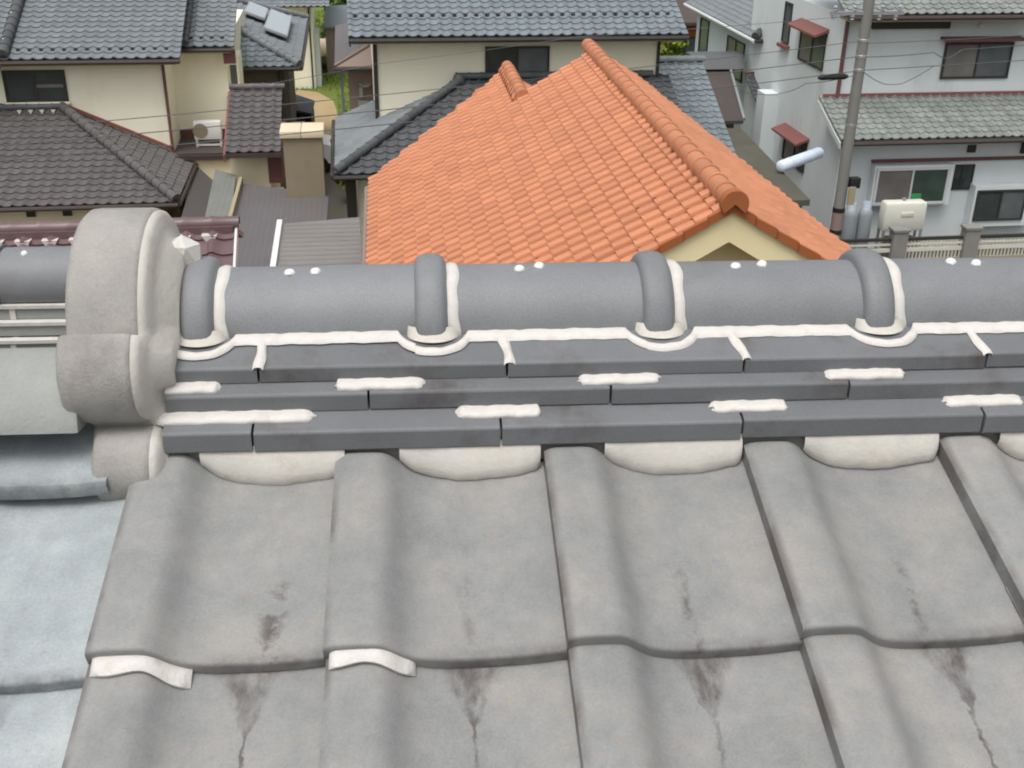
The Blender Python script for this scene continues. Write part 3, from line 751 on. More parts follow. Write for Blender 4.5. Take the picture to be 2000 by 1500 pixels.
# rounded cover tile closing the ridge, verge tiles and gable boards
mb = MB(); mb.lathe([(0, 0), (.15, 0), (.155, .02), (.15, .12)], (0, 0, 0), 16, radians(-40), radians(220), axis='x')
link('ridge_end_cap', newmesh('ridge_end_cap', mb.v, mb.f, 'orange_dark', 40), oh, Matrix.Translation((AR-3.63, BF-.10-15, ZR+.05)) @ Matrix.Rotation(pi/2, 4, 'Z'))
c_ = 1/sqrt(1+SO*SO)
for sg in (-1, 1):
    nv = 15 if sg < 0 else 11
    for i in range(nv):
        t0, t1 = i*.30*c_, (i+1)*.30*c_+.012
        p = [(AR+sg*t0, ZR-SO*t0+.04), (AR+sg*t1, ZR-SO*t1+.06), (AR+sg*t1, ZR-SO*t1-.045), (AR+sg*t0, ZR-SO*t0-.055)]
        MB().prism([(x, z) for x, z in p], 1, BF-.05, BF+.035).build('verge_tile', 'orange_dark', oh)
    # broad cream barge board
    L_ = HW-.1 if sg < 0 else 2.75
    p = [(AR, ZR-.05), (AR+sg*L_, ZR-.05-SO*L_), (AR+sg*L_, ZR-.40-SO*L_), (AR, ZR-.40)]
    MB().prism(p, 1, BF+.0, BF+.06).build('barge_board', 'cream_gable', oh)
MB().prism([(AR-HW+.5, 0), (AR+1.3, 0), (AR+1.3, ZR-1.16), (AR, ZR-.38), (AR-HW+.5, ZE-.05+.3*0)], 1, BF+.45, 20.0).build('wall', 'cream_gable', oh)
MB().tube([(AE-.06, 9.0, ZE-.10), (AE-.06, 20.8, ZE-.10)], .06, 8).build('gutter', 'mauve_wall', oh)
MB().box(AE-.14, 12, 0, AE-.02, 12.1, ZE-.1).build('downpipe', 'mauve_wall', oh)

# ------------------------------------------------------------------ cream house behind the orange roof
D = thing('cream_house', 'cream house with long blue-grey tiled roof and one dark window behind the orange roof', 'house', 4, 30)
part(D, 'wall', 'cream', (.6, 28, 0, 7.52, 36.5, 6.12))
slope(D, (-.03, 27.4, 6.27), (1, 0), (0, 1), .45, 8.12, 4.9, 'tile_blue', indiv=300)
slope(D, (8.09, 37.2, 6.27), (-1, 0), (0, -1), .45, 8.12, 4.9, 'tile_blue', indiv=0)
caps(D, (-.05, 32.3, 8.5), (8.1, 32.3, 8.5), .11, .3, 'tile_blue')
part(D, 'soffit', 'soffit', (.05, 27.46, 6.10, 8.0, 28.02, 6.16))
MB().tube([(-.03, 27.36, 6.19), (8.1, 27.36, 6.19)], .055, 8).build('gutter', 'frame_dark', D)
part(D, 'corner_board', 'frame_dark', (.53, 27.95, 3.6, .63, 28.05, 6.1)); 
part(D, 'downpipe', 'frame_dark', (7.50, 27.93, 0, 7.57, 28.0, 6.1))
for sg, aa in ((-1, -.0), (1, 8.06)): MB().prism([(27.45, 6.2), (32.3, 8.4), (37.1, 6.2), (37.1, 6.05), (32.3, 8.2), (27.45, 6.05)], 0, aa-.02, aa+.02).build('barge_board', 'frame_dark', D)
MB().prism([(28, 6.1), (32.3, 8.0), (36.5, 6.1)], 0, .62, 7.5).build('gable_wall', 'cream', D)
window(D, 'f', 28, 3.28, 4.76, 5.17, 5.88, panes=('glass', 'glass_pale'), sill='frame_white')
for k in range(30):       # snow guards on the fourth course
    a = .10+.2619*k; b = 27.4+.2143*3.35; MB().box(a, b, 6.27+.45*(b-27.4)+.01, a+.10, b+.03, 6.27+.45*(b-27.4)+.075).build('snow_guard', 'frame_dark', D)
# its pent roof in front, hipped at the left
ZL = 3.78; SL = .43
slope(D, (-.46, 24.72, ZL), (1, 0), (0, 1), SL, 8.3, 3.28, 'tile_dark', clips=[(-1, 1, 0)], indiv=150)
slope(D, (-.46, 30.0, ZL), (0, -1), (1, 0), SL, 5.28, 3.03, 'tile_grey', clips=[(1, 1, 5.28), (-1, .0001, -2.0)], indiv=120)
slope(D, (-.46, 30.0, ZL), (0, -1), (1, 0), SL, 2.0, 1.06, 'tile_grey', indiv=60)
caps(D, (-.46, 24.72, ZL+.09), (2.57, 27.75, ZL+SL*3.03+.10), .10, .28, 'tile_dark', 'hip_cap')
caps(D, (2.5, 27.92, ZL+SL*3.2+.09), (7.4, 27.92, ZL+SL*3.2+.09), .09, .3, 'tile_dark')
MB().lathe([(0, 0), (.14, 0), (.16, .08), (.12, .2), (0, .26)], (2.57, 27.8, 5.1), 10).build('ridge_knob', 'tile_dark', D, 50)
part(D, 'lower_wall', 'cream', (.02, 25.35, 0, 8, 27.98, 3.85))
MB().tube([(-.5, 24.66, ZL-.06), (7.8, 24.66, ZL-.06)], .055, 8).build('gutter', 'frame_dark', D)
MB().tube([(-.52, 24.7, ZL-.06), (-.52, 30, ZL-.06)], .055, 8).build('gutter', 'frame_dark', D)
part(D, 'porch_screen', 'frame_dark', (-.25, 25.2, 0, -.02, 25.28, 3.5))
# wing on its right with a blue-grey tiled slope
slope(D, (7.55, 26.6, 2.47), (1, 0), (0, 1), .47, 2.25, 5.0, 'tile_blue', indiv=120)
slope(D, (9.8, 36.6, 2.47), (-1, 0), (0, -1), .47, 2.25, 5.0, 'tile_blue', indiv=0)
caps(D, (7.6, 31.6, 4.90), (9.85, 31.6, 4.90), .10, .28, 'tile_grey')
MB().prism([(26.9, 0), (36.2, 0), (36.2, 2.5), (31.6, 4.7), (26.9, 2.5)], 0, 7.55, 9.6).build('wing_wall', 'cream', D)

# ------------------------------------------------------------------ cream house on the left
A = thing('cream_house', 'tall cream house with brown hipped pent roof below its wide dark window', 'house', -6.5, 31)
part(A, 'wall', 'cream', (-13, 30, 0, -4.68, 38, 5.35))
slope(A, (-9.6, 29.5, 5.47), (1, 0), (0, 1), .42, 5.42, 4.4, 'tile_grey', indiv=240)
caps(A, (-8.33, 29.45, 5.6), (-8.33, 33.8, 7.42), .13, .3, 'tile_dark', 'descending_cap')
for bb in (29.9, 31.0, 32.0): MB().lathe([(.0, .0), (.05, .0), (.04, .05), (0, .06)], (-8.36, bb, 5.47+.42*(bb-29.5)+.22), 8).build('mortar_dab', 'sealant', A, 60)
slope(A, (-14.0, 29.3, 5.3), (1, 0), (0, 1), .42, 5.6, 4.4, 'tile_grey', indiv=40)
part(A, 'soffit', 'soffit', (-13, 29.55, 5.30, -4.3, 30.02, 5.36))
MB().tube([(-9.5, 29.46, 5.39), (-4.18, 29.46, 5.39)], .055, 8).build('gutter', 'gutter', A)
part(A, 'downpipe', 'maroon', (-4.72, 29.93, 3.0, -4.65, 30.0, 5.3))
window(A, 'f', 30, -8.52, -7.13, 4.40, 5.08, panes=('glass', 'glass'), sill='cream')
part(A, 'shelf', 'glass_curtain', (-7.80, 29.965, 4.70, -7.16, 29.985, 4.78))
for k in range(19): 
    a = -9.45+.271*k; b = 29.5+.218*1.45
    if a > -8.1: MB().box(a, b, 5.47+.42*(b-29.5)+.01, a+.09, b+.03, 5.47+.42*(b-29.5)+.07).build('snow_guard', 'frame_dark', A)
# set-back part with its own roof
part(A, 'rear_wall', 'cream', (-4.68, 31.5, 0, -3.28, 38, 5.4))
slope(A, (-4.32, 31.0, 5.47), (1, 0), (0, 1), .42, 1.33, 3.6, 'tile_grey', indiv=90)
for k in range(4): 
    a = -4.15+.266*k; b = 31+.218*1.45; MB().box(a, b, 5.47+.42*(b-31)+.01, a+.09, b+.03, 5.47+.42*(b-31)+.07).build('snow_guard', 'frame_dark', A)
caps(A, (-4.22, 30.95, 5.58), (-4.22, 34.5, 7.07), .08, .29, 'tile_dark', 'verge_cap')
part(A, 'soffit', 'soffit', (-4.6, 31.05, 5.30, -3.1, 31.52, 5.36)); MB().tube([(-4.3, 30.96, 5.39), (-3.0, 30.96, 5.39)], .05, 8).build('gutter', 'gutter', A)
part(A, 'barge_board', 'maroon', (-3.30, 31.1, 5.02, -2.99, 31.2, 5.38)); 
part(A, 'bay_window', 'cream', (-3.28, 31.9, 3.95, -3.02, 33.2, 5.0)); window(A, 'f', 31.9, -3.24, -3.06, 4.1, 4.85, 'cream', ('glass_pale',), .02, .03)
part(A, 'trim', 'maroon', (-3.33, 31.40, 3.0, -3.25, 31.5, 4.1))
# hipped pent roof in front
ZA = 2.74; SA = .41
slope(A, (-13.2, 26.4, ZA), (1, 0), (0, 1), SA, 9.02, 3.6, 'tile_brown', clips=[(1.18, 1, 9.02*1.18)], indiv=210)
slope(A, (-4.18, 26.4, ZA), (0, 1), (-1, 0), .47, 3.6, 3.05, 'tile_brown', clips=[(-1, 1.18, 0)], indiv=80)
caps(A, (-4.18, 26.4, ZA+.09), (-7.23, 29.85, 4.26), .115, .29, 'tile_brown', 'hip_cap')
caps(A, (-13, 29.92, 4.24), (-7.2, 29.92, 4.24), .09, .3, 'tile_dark')
for k in range(4): MB().prism([(0, 0), (.11, 0), (.055, -.09)], 1, 29.70, 29.76).build('mortar_dab', 'sealant', A).location = (-8.3+.27*k+6.5-6.5+0, 0, 4.2)
MB().prism([(-7.2, 4.22), (-4.66, 3.05), (-4.66, 3.13), (-7.2, 4.30)], 1, 29.93, 30.0).build('flashing', 'red_trim', A)
part(A, 'lower_wall', 'cream_warm', (-13, 26.95, 0, -4.7, 29.98, 2.72))
for aa in (-7.62, -6.80): part(A, 'vent', 'frame_dark', (aa-.10, 26.90, 2.33, aa+.10, 26.96, 2.52))
MB().tube([(-13, 26.34, ZA-.05), (-4.15, 26.34, ZA-.05)], .055, 8).build('gutter', 'gutter', A)
MB().tube([(-4.12, 26.4, ZA-.05), (-4.12, 29.9, ZA-.05)], .05, 8).build('gutter', 'gutter', A)
# ledge roof carrying the air conditioner, and the small tiled wing beside it
part(A, 'ledge', 'darkbrown_sheet', (-4.66, 29.8, 2.86, -3.08, 31.5, 3.0)); part(A, 'flashing', 'maroon', (-4.66, 31.42, 3.0, -3.3, 31.5, 3.22))
slope(A, (-3.08, 27.4, 3.62), (1, 0), (0, 1), .39, 1.3, 2.5, 'tile_brown', indiv=60)
caps(A, (-3.1, 29.9, 4.66), (-1.72, 29.9, 4.66), .085, .28, 'tile_brown')
MB().prism([(27.45, 3.55), (29.9, 4.55), (29.9, 4.40), (27.45, 3.38)], 0, -3.14, -3.09).build('barge_board', 'red_trim', A)
MB().prism([(27.9, 0), (31.9, 0), (31.9, 3.6), (29.9, 4.5), (27.9, 3.65)], 0, -3.05, -2.15).build('wing_wall', 'cream_warm', A)
part(A, 'lower_wall', 'cream_warm', (-4.5, 29.86, 0, -3.06, 31.4, 2.85))
part(A, 'fascia', 'gutter', (-4.6, 29.72, 2.84, -3.05, 29.8, 2.95), (-3.1, 27.34, 3.50, -1.76, 27.42, 3.60))
part(A, 'maroon_panel', 'maroon', (-2.13, 27.75, 2.75, -1.78, 30.5, 3.62)); part(A, 'corner_post', 'cream_warm', (-2.2, 27.85, 0, -2.1, 27.95, 3.5))
part(A, 'meter_box', 'cream_warm', (-2.12, 27.5, 1.9, -1.80, 27.9, 2.62), bev=.02)

ac = thing('air_conditioner', 'white outdoor air conditioner unit on a stand against the cream wall', 'air conditioner', -3.85, 30.5, 3.0)
part(ac, 'case', 'white_paint', (-4.17, 30.42, 3.20, -3.47, 30.70, 3.66), bev=.015)
MB().lathe([(.0, 0), (.185, 0), (.195, .012), (.0, .013)], (0, 0, 0), 20).build('fan_grille', 'tan_wall', ac, 40, local=True).matrix_basis = Matrix.Translation((-4.0+3.85, 30.42-30.5, .43)) @ Matrix.Rotation(pi/2, 4, 'X')
for x in (-4.15, -3.53):
    for y in (30.45, 30.64): part(ac, 'leg', 'white_paint', (x, y, 2.99, x+.05, y+.04, 3.21))
part(ac, 'brace', 'white_paint', (-4.15, 30.45, 3.03, -3.48, 30.48, 3.07))

# ------------------------------------------------------------------ sheet roofs, pillar
def sheet_shed(name, label, pts, z, matn, th, edge=None, base=None, wallm='brown_wall'):
    ca = sum(p[0] for p in pts)/len(pts); cb = sum(p[1] for p in pts)/len(pts)
    t = thing(name, label, 'shed', ca, cb)
    MB().slab([(p[0], p[1], p[2] if len(p) > 2 else z) for p in pts], th).build('roof_sheet', matn, t)
    w_ = [((p[0]-ca)*.9+ca, (p[1]-cb)*.92+cb, z-th-.02) for p in pts]
    MB().slab(w_, z-th-.02).build('wall', wallm, t)
    return t
g1 = sheet_shed('shed', 'shed with flat mauve-brown sheet roof below the tan pillar', [(-2.86, 27.3), (-.66, 26.3), (-.74, 21.2), (-2.55, 21.0)], 2.9, 'sheet', .07)
g2 = sheet_shed('shed', 'shed with narrow grey-green sheet roof beside the brown hipped roof', [(-3.45, 28.2), (-2.90, 27.6), (-2.62, 21.5), (-3.2, 21.5)], 3.02, 'sheet_green', .06)
part(g2, 'edge_trim', 'soffit', (-2.80, 23.2, 2.90, -2.72, 27.3, 3.06))
g4 = sheet_shed('shed', 'shed with dark brown sheet roof tucked under the hipped eave', [(-4.15, 30.0), (-3.46, 28.3), (-3.26, 23.9), (-3.95, 23.9)], 2.62, 'sheet_dark', .06)
cp_ = thing('carport', 'carport with ribbed grey roof and a white edge strip beside the orange roof', 'carport', -.7, 19)
MB().slab([(-1.50, 21.97, 3.6), (.02, 22.25, 3.6), (.02, 15.2, 3.6), (-1.50, 15.2, 3.6)], .05).build('roof_sheet', 'sheet_corr', cp_)
for i in range(27): MB().box(-1.44, 15.3+.25*i, 3.6, .0, 15.325+.25*i, 3.607).build('rib', 'sheet_corr', cp_)
MB().box(-1.60, 15.2, 3.5, -1.50, 22.0, 3.68).build('edge_strip', 'white_paint', cp_)
for y in (15.6, 18.6, 21.5):
    for x in (-1.45, -.08): MB().box(x, y, 0, x+.08, y+.08, 3.55).build('post', 'frame_white', cp_)
pl = thing('pillar', 'tan rendered block pillar with a pale cap above the flat sheet roofs', 'pillar', -1.2, 26.3)
part(pl, 'shaft', 'tan_wall', (-1.62, 26.02, 0, -.74, 26.75, 4.30)); part(pl, 'cap', 'tan_cap', (-1.68, 25.95, 4.30, -1.21, 26.8, 4.46), (-1.20, 25.95, 4.30, -.69, 26.8, 4.46), bev=.012)

# ------------------------------------------------------------------ purple-brown tiled roof in front of the left house
P = thing('purple_roof_house', 'house with low purple-brown glazed tile roof and pale mortar under its ridge', 'house', -4, 12.5)
PZ = 6.86; PB = 11.95
slope(P, (-9.0, 9.2, PZ-.45*2.75), (1, 0), (0, 1), .45, 7.68, 2.75, 'tile_purple', w=.27, indiv=120)
slope(P, (-1.32, 12.75, PZ-.45*.8), (-1, 0), (0, -1), .45, 7.68, .8, 'tile_purple', w=.27, indiv=0)
part(P, 'ridge_bed', 'tile_purple', (-8.9, PB-.11, PZ-.05, -1.33, PB+.11, PZ+.045))
caps(P, (-8.9, PB, PZ+.05), (-1.28, PB, PZ+.05), .075, .29, 'tile_purple')
for k in range(27):
    a = -1.58-.27*k; MB().prism([(a-.075, PZ-.02), (a+.085, PZ-.02), (a+.05, PZ-.085), (a-.03, PZ-.09)], 1, PB-.20, PB-.1).build('mortar_crescent', 'mortar', P)
MB().prism([(9.2, PZ-1.20), (PB-.02, PZ+.03), (PB-.02, PZ-.10), (9.2, PZ-1.32)], 0, -1.315, -1.29).build('barge_board', 'frame_white', P)
MB().prism([(9.7, 0), (12.4, 0), (12.4, PZ-.4), (PB, PZ-.15), (9.7, PZ-1.2)], 0, -8.6, -1.6).build('wall', 'cream_warm', P)

# ------------------------------------------------------------------ brown house with solar panels
Bh = thing('brown_house', 'brown house with grey hipped roof carrying two pale solar panels', 'house', -5, 39)
BZ, BS = 4.2, .40
slope(Bh, (-9.5, 34.93, BZ), (1, 0), (0, 1), BS, 7.98, 4.3, 'tile_blue', e=.28, clips=[(1, 1, 7.98)], indiv=160)
slope(Bh, (-1.52, 34.93, BZ), (0, 1), (-1, 0), BS, 9.0, 4.3, 'tile_grey', e=.28, clips=[(-1, 1, 0), (1, 1, 9.0)], indiv=120)
caps(Bh, (-1.52, 34.93, BZ+.08), (-5.8, 39.2, BZ+BS*4.29+.08), .11, .29, 'tile_grey', 'hip_cap'); caps(Bh, (-1.52, 43.9, BZ+.08), (-5.8, 39.6, BZ+BS*4.29+.08), .11, .29, 'tile_grey', 'hip_cap')
part(Bh, 'wall', 'brown_wall', (-9.2, 35.5, 0, -2.1, 43.4, 4.1)); part(Bh, 'soffit', 'frame_dark', (-9.4, 35.0, 4.06, -1.6, 43.8, 4.12))
MB().tube([(-9.4, 34.88, BZ-.06), (-1.5, 34.88, BZ-.06)], .06, 8).build('gutter', 'frame_dark', Bh); MB().tube([(-1.47, 34.9, BZ-.06), (-1.47, 43.9, BZ-.06)], .06, 8).build('gutter', 'frame_dark', Bh)
part(Bh, 'downpipe', 'frame_dark', (-2.2, 35.42, 0, -2.12, 35.5, 4.1))
for x in (36.2, 37.3, 38.4): part(Bh, 'board', 'concrete', (-2.1, x, 0, -2.06, x+.7, 3.9))
cB = 1/sqrt(1+BS*BS); uS = Vector((0, 1, 0)); vS = Vector((-cB, 0, BS*cB)); nS = uS.cross(vS)
for lab, x0, y0, wd, ht in (('larger pale solar panel low on the grey hipped roof', 2.75, .55, 3.9, .78), ('smaller pale solar panel higher on the grey hipped roof', 4.3, 1.37, 2.15, .70)):
    o_ = Vector((-1.52, 34.93, BZ))+uS*x0+vS*y0+nS*.16
    t = bpy.data.objects.new('solar_panel', None); col.objects.link(t); tag(t, lab, 'solar panel'); ORI[t] = (0, 0, 0)
    t.matrix_basis = Matrix.Translation(G(o_.x, o_.y, o_.z)) @ Matrix.Rotation(radians(GN), 4, 'Z') @ Matrix((uS, vS, nS)).transposed().to_4x4()
    MB().bbox(0, 0, 0, wd, ht, .09, r=.012).build('frame', 'steel', t, 35); MB().box(.04, .04, .085, wd-.04, ht-.04, .096).build('glazing', 'panel_blue', t)
    for x in (.2, wd-.25): MB().box(x, .1, -.2, x+.06, ht-.1, 0).build('bracket', 'frame_dark', t)

# ------------------------------------------------------------------ mauve annex left of the cream house
K = thing('annex', 'mauve-brown annex with hipped metal roof at the cream house side', 'house', .4, 35)
def hiproof(root, pts, matn, th=.07): return MB().slab(pts, th).build('roof_sheet', matn, root)
hiproof(K, [(-.47, 33.3, 4.5), (.62, 33.3, 4.5), (.62, 34.3, 4.88), (.55, 34.3, 4.9)], 'mauve_wall'); hiproof(K, [(-.47, 33.3, 4.5), (.55, 34.3, 4.9), (.55, 39.5, 4.9), (-.47, 40.5, 4.5)], 'sheet')
MB().tube([(-.47, 33.28, 4.53), (.55, 34.3, 4.93)], .04, 6).build('hip_rib', 'mauve_wall', K); MB().tube([(-.5, 33.26, 4.42), (.62, 33.26, 4.42)], .05, 8).build('gutter', 'frame_dark', K)
part(K, 'wall', 'mauve_wall', (-.1, 33.7, 0, .6, 40, 4.44)); part(K, 'downpipe', 'tile_blue', (-.32, 33.62, 1.5, -.24, 33.7, 4.4))
part(K, 'meter_box', 'steel', (.15, 33.6, 3.1, .42, 33.7, 3.45), (.2, 33.58, 3.55, .3, 33.7, 3.95)); MB().lathe([(0, 0), (.16, .04), (.2, .1)], (.35, 33.5, 3.85), 12).build('dish', 'steel', K, 60)

# ------------------------------------------------------------------ pale grey house on the right
R = thing('pale_grey_house', 'pale grey two-storey house with red trims and light mossy roof tiles', 'house', 17, 32)
part(R, 'wall', 'white_wall', (13.2, 30, 0, 23, 37.5, 6.25))
slope(R, (12.85, 29.25, 6.42), (1, 0), (0, 1), .42, 9.6, 3.6, 'tile_pale', indiv=150)
part(R, 'soffit', 'soffit', (13.0, 29.3, 6.22, 22.5, 30.02, 6.28)); MB().tube([(12.9, 29.2, 6.33), (22.4, 29.2, 6.33)], .06, 8).build('gutter', 'gutter', R)
part(R, 'corner_pipe', 'maroon', (13.17, 29.9, 4.1, 13.25, 30.0, 6.2))
window(R, 'f', 30, 16.18, 18.06, 4.64, 5.50, panes=('glass_curtain', 'glass_pale'), fr=.06)
part(R, 'awning', 'maroon', (15.95, 29.62, 5.64, 18.25, 30.0, 5.72)); 
part(R, 'eave_box', 'frame_dark', (13.9, 29.85, 5.95, 16.1, 30.0, 6.15))
MB().lathe([(0, 0), (.05, .01), (.06, .06), (.03, .1), (0, .1)], (17.0, 29.9, 5.98), 10).build('lamp', 'white_paint', R, 50)
# pent roof between the storeys
slope(R, (12.7, 28.15, 3.40), (1, 0), (0, 1), .40, 9.5, 1.85, 'tile_pale', indiv=260)
part(R, 'flashing', 'red_trim', (12.8, 29.93, 4.14, 22.5, 30.0, 4.22)); MB().tube([(12.7, 28.1, 3.30), (22.2, 28.1, 3.30)], .055, 8).build('gutter', 'gutter', R)
MB().prism([(28.2, 3.32), (30, 4.05), (30, 3.90), (28.2, 3.17)], 0, 12.68, 12.73).build('barge_board', 'frame_white', R)
part(R, 'lower_wall', 'white_wall', (13.05, 28.9, 0, 23, 29.99, 3.42)); part(R, 'trim', 'maroon', (13.98, 28.82, 2.58, 22, 28.9, 2.66))
part(R, 'window_box', 'white_wall', (14.0, 28.62, 1.40, 16.3, 28.9, 2.54))
window(R, 'f', 28.62, 14.12, 16.1, 1.52, 2.42, 'frame_white', ('glass_curtain', 'glass_green'), .07, .05)
part(R, 'green_bag', 'green_cloth', (15.15, 28.59, 1.53, 15.45, 28.615, 1.75), bev=.01)
window(R, 'f', 28.9, 16.40, 17.0, 1.78, 2.42, 'frame_dark', ('glass', 'glass'), .04, .04)
part(R, 'window_box', 'white_wall', (17.0, 28.55, .75, 18.9, 28.9, 1.92))
window(R, 'f', 28.55, 17.12, 18.5, .98, 1.76, 'frame_dark', ('glass', 'glass_pale'), .05, .05)
part(R, 'vent', 'frame_dark', (16.72, 28.84, 2.80, 16.95, 28.9, 3.0)); part(R, 'lamp_box', 'frame_dark', (18.3, 28.8, 2.75, 18.5, 28.9, 3.1))
# side wall windows with red awnings
for (b0, b1, z0, z1, za) in ((31.2, 33.0, 4.65, 5.55, 5.66), (31.6, 33.3, 1.6, 2.4, 2.5)):
    window(R, 'l', 13.2, b0, b1, z0, z1, panes=('glass_pale', 'glass_curtain'), fr=.05)
    MB().prism([(12.78, za-.06), (13.2, za+.10), (13.2, za+.02), (12.78, za-.12)], 1, b0-.15, b1+.2).build('awning', 'red_trim', R)
window(R, 'l', 13.2, 34.0, 34.5, 4.9, 6.0, panes=('glass_pale',), fr=.04); part(R, 'sill', 'red_trim', (13.05, 33.85, 4.72, 13.2, 34.6, 4.82))
part(R, 'chimney_breast', 'white_wall', (12.75, 34.3, 0, 13.2, 35.0, 3.3)); 

pole = thing('utility_pole', 'tall concrete utility pole strung with cables by the pale grey house', 'utility pole', 11.46, 25.0)
MB().lathe([(.150, 0), (.128, 4), (.112, 9.5), (0, 9.5)], (11.46, 25.0, 0), 16).build('shaft', 'pole', pole, 50)
for z in (5.85, 6.15, 6.5, 4.6): MB().lathe([(0.118, z-.04), (.128, z-.03), (.128, z+.03), (.118, z+.04)], (11.46, 25, 0), 16).build('band', 'steel', pole, 40)
for z, mt in ((2.55, 'black'), (2.0, 'black')): MB().lathe([(.130, z-.06), (.146, z-.055), (.146, z+.055), (.13, z+.06)], (11.46, 25, 0), 16).build('wrap', mt, pole, 40)
MB().lathe([(.130, 2.06), (.143, 2.06), (.143, 2.5), (.13, 2.5)], (11.46, 25, 0), 16).build('guard_sleeve', 'mauve_wall', pole, 40)
MB().box(11.56, 24.78, 2.72, 11.72, 24.84, 3.15).build('sign_plate', 'soffit', pole); MB().bbox(11.60, 24.85, 3.1, 11.85, 25.05, 3.35, r=.02).build('junction_box', 'black', pole, 40)
MB().box(10.6, 24.96, 7.05, 12.3, 25.04, 7.13).build('crossarm', 'steel', pole)
for x in (10.7, 11.15, 11.8, 12.2):
    MB().lathe([(.0, 0), (.05, .0), (.055, .04), (.03, .06), (.055, .09), (.03, .12), (.0, .14)], (x, 25, 7.13), 10).build('insulator', 'gas', pole, 40)
    MB().lathe([(.0, 0), (.05, -.0), (.055, -.04), (.03, -.06), (.05, -.1), (.0, -.12)], (x*.97+.3, 25, 7.05), 10).build('insulator', 'gas', pole, 40)
MB().bbox(11.62, 24.8, 1.35, 11.74, 24.92, 1.62, r=.015).build('meter', 'white_paint', pole, 40)

def wire(label, pts, r=.012, sag=.0, n=24, extra=None):
    P_ = []
    for i in range(len(pts)-1):
        a, b = Vector(pts[i]), Vector(pts[i+1])
        for k in range(n+(1 if i == len(pts)-2 else 0)):
            t = k/n; p = a.lerp(b, t); p.z -= sag*4*t*(1-t); P_.append(p)
    mb = MB(); mb.tube([G(*p) for p in P_], r, 5)
    o = mb.build('overhead_wire', 'wire', None, 60); tag(o, label, 'wire', 'cables strung from the utility pole'); return o
for z, zl, rr, lab in ((6.50, 6.17, .008, 'uppermost of three parallel cables running left from the concrete pole'), (6.16, 5.95, .010, 'middle of three parallel cables running left from the concrete pole'), (5.84, 5.73, .010, 'lowest of three parallel cables running left from the concrete pole')):
    wire(lab, [(-14.5, 17.5, zl-.12), (11.35, 24.9, z)], rr, .18, 50)
wire('straight upper cable running right from the concrete pole past the window', [(11.55, 24.9, 6.45), (24, 27.5, 6.75)], .008, .12)
wire('cable running right from the concrete pole with a shallow slack dip', [(11.5, 24.9, 6.15), (13.35, 25.3, 6.16), (13.75, 25.4, 6.0), (14.15, 25.5, 6.18), (24, 27.5, 6.35)], .010, .02, 10)
wire('cable running right from the concrete pole below the dipping one', [(11.5, 24.9, 5.86), (24, 27.5, 5.98)], .010, .05)
wire('slack loop of cable hanging beside the concrete pole', [(11.55, 24.9, 5.8), (12.1, 25.02, 5.52), (12.6, 25.1, 5.50), (13.4, 25.3, 5.84)], .009, .02, 10)
wire('slack cable loop hanging left of the concrete pole', [(11.35, 24.9, 5.75), (10.1, 24.7, 5.62), (9.6, 24.6, 5.45), (9.0, 24.5, 5.44), (8.5, 24.4, 5.55)], .009, .03, 10)
cs = thing('cable_splice', 'black cable splice case hanging on the cable by the concrete pole', 'cable case', 10.75, 24.75, 5.73); MB().tube([(-.35, 0, 0), (-.28, 0, .01), (.28, .02, .02), (.36, .02, .02)], [.03, .065, .065, .03], 10).build('case', 'black', cs, 50, local=True)
wire('thin cable crossing the cream wall above the dark window', [(-2.2, 25.6, 5.55), (.6, 26, 5.93), (5.1, 26, 6.47), (11.4, 25, 7.05)], .006, .02, 12)

tank = thing('oil_tank', 'white kerosene tank on steel legs below the green-tinted window', 'tank', 14.3, 27.3)
part(tank, 'body', 'ivory', (13.72, 27.1, 1.18, 14.90, 27.5, 1.98), bev=.09); part(tank, 'gauge_recess', 'beige_plastic', (14.18, 27.08, 1.60, 14.52, 27.11, 1.72), bev=.01); part(tank, 'filler', 'steel', (14.25, 27.25, 1.97, 14.33, 27.33, 2.06))
for x in (13.76, 14.80):
    for y in (27.12, 27.42): part(tank, 'leg', 'steel', (x, y, 0, x+.06, y+.05, 1.25))
part(tank, 'plinth', 'concrete', (13.95, 27.05, 0, 14.75, 27.5, .95))
for x, lab in ((12.98, 'grey gas cylinder next to the concrete pole'), (13.40, 'grey gas cylinder next to the white tank')):
    t = thing('gas_cylinder', lab, 'gas cylinder', x, 27.55)
    MB().lathe([(0, .45), (.17, .45), (.185, .5), (.185, 1.55), (.165, 1.66), (.09, 1.74), (.05, 1.76), (.05, 1.8)], (x, 27.55, 0), 16).build('body', 'gas', t, 50)
    MB().lathe([(.115, 1.70), (.12, 1.70), (.12, 1.90), (.115, 1.90)], (x, 27.55, 0), 14).build('valve_guard', 'white_blue', t, 50); MB().lathe([(0, 0), (.3, 0), (.3, .45), (0, .45)], (x, 27.55, 0), 8).build('base', 'concrete', t)
fence = thing('fence', 'low block fence with concrete posts and rails before the pale grey house', 'fence', 16, 26.6)
for a in (11.9, 13.95, 15.95, 17.95, 19.95): part(fence, 'post', 'concrete', (a-.2, 26.45, 0, a+.2, 26.75, 1.40)); part(fence, 'post_cap', 'concrete', (a-.23, 26.42, 1.40, a+.23, 26.78, 1.46))
for z0, z1, mt in ((0, .62, 'soffit'), (.82, .92, 'beige_plastic'), (1.12, 1.20, 'frame_dark'), (1.0, 1.05, 'beige_plastic')):
    for a in (11.9, 13.95, 15.95, 17.95): part(fence, 'rail' if z0 else 'base_wall', mt, (a+.2, 26.56, z0, a+1.85, 26.64, z1))
for a in range(40): part(fence, 'picket', 'beige_plastic', (14.2+.1*a if a < 16 else 14.6+.1*a, 26.57, .62, 14.23+.1*a if a < 16 else 14.63+.1*a, 26.6, 1.12))

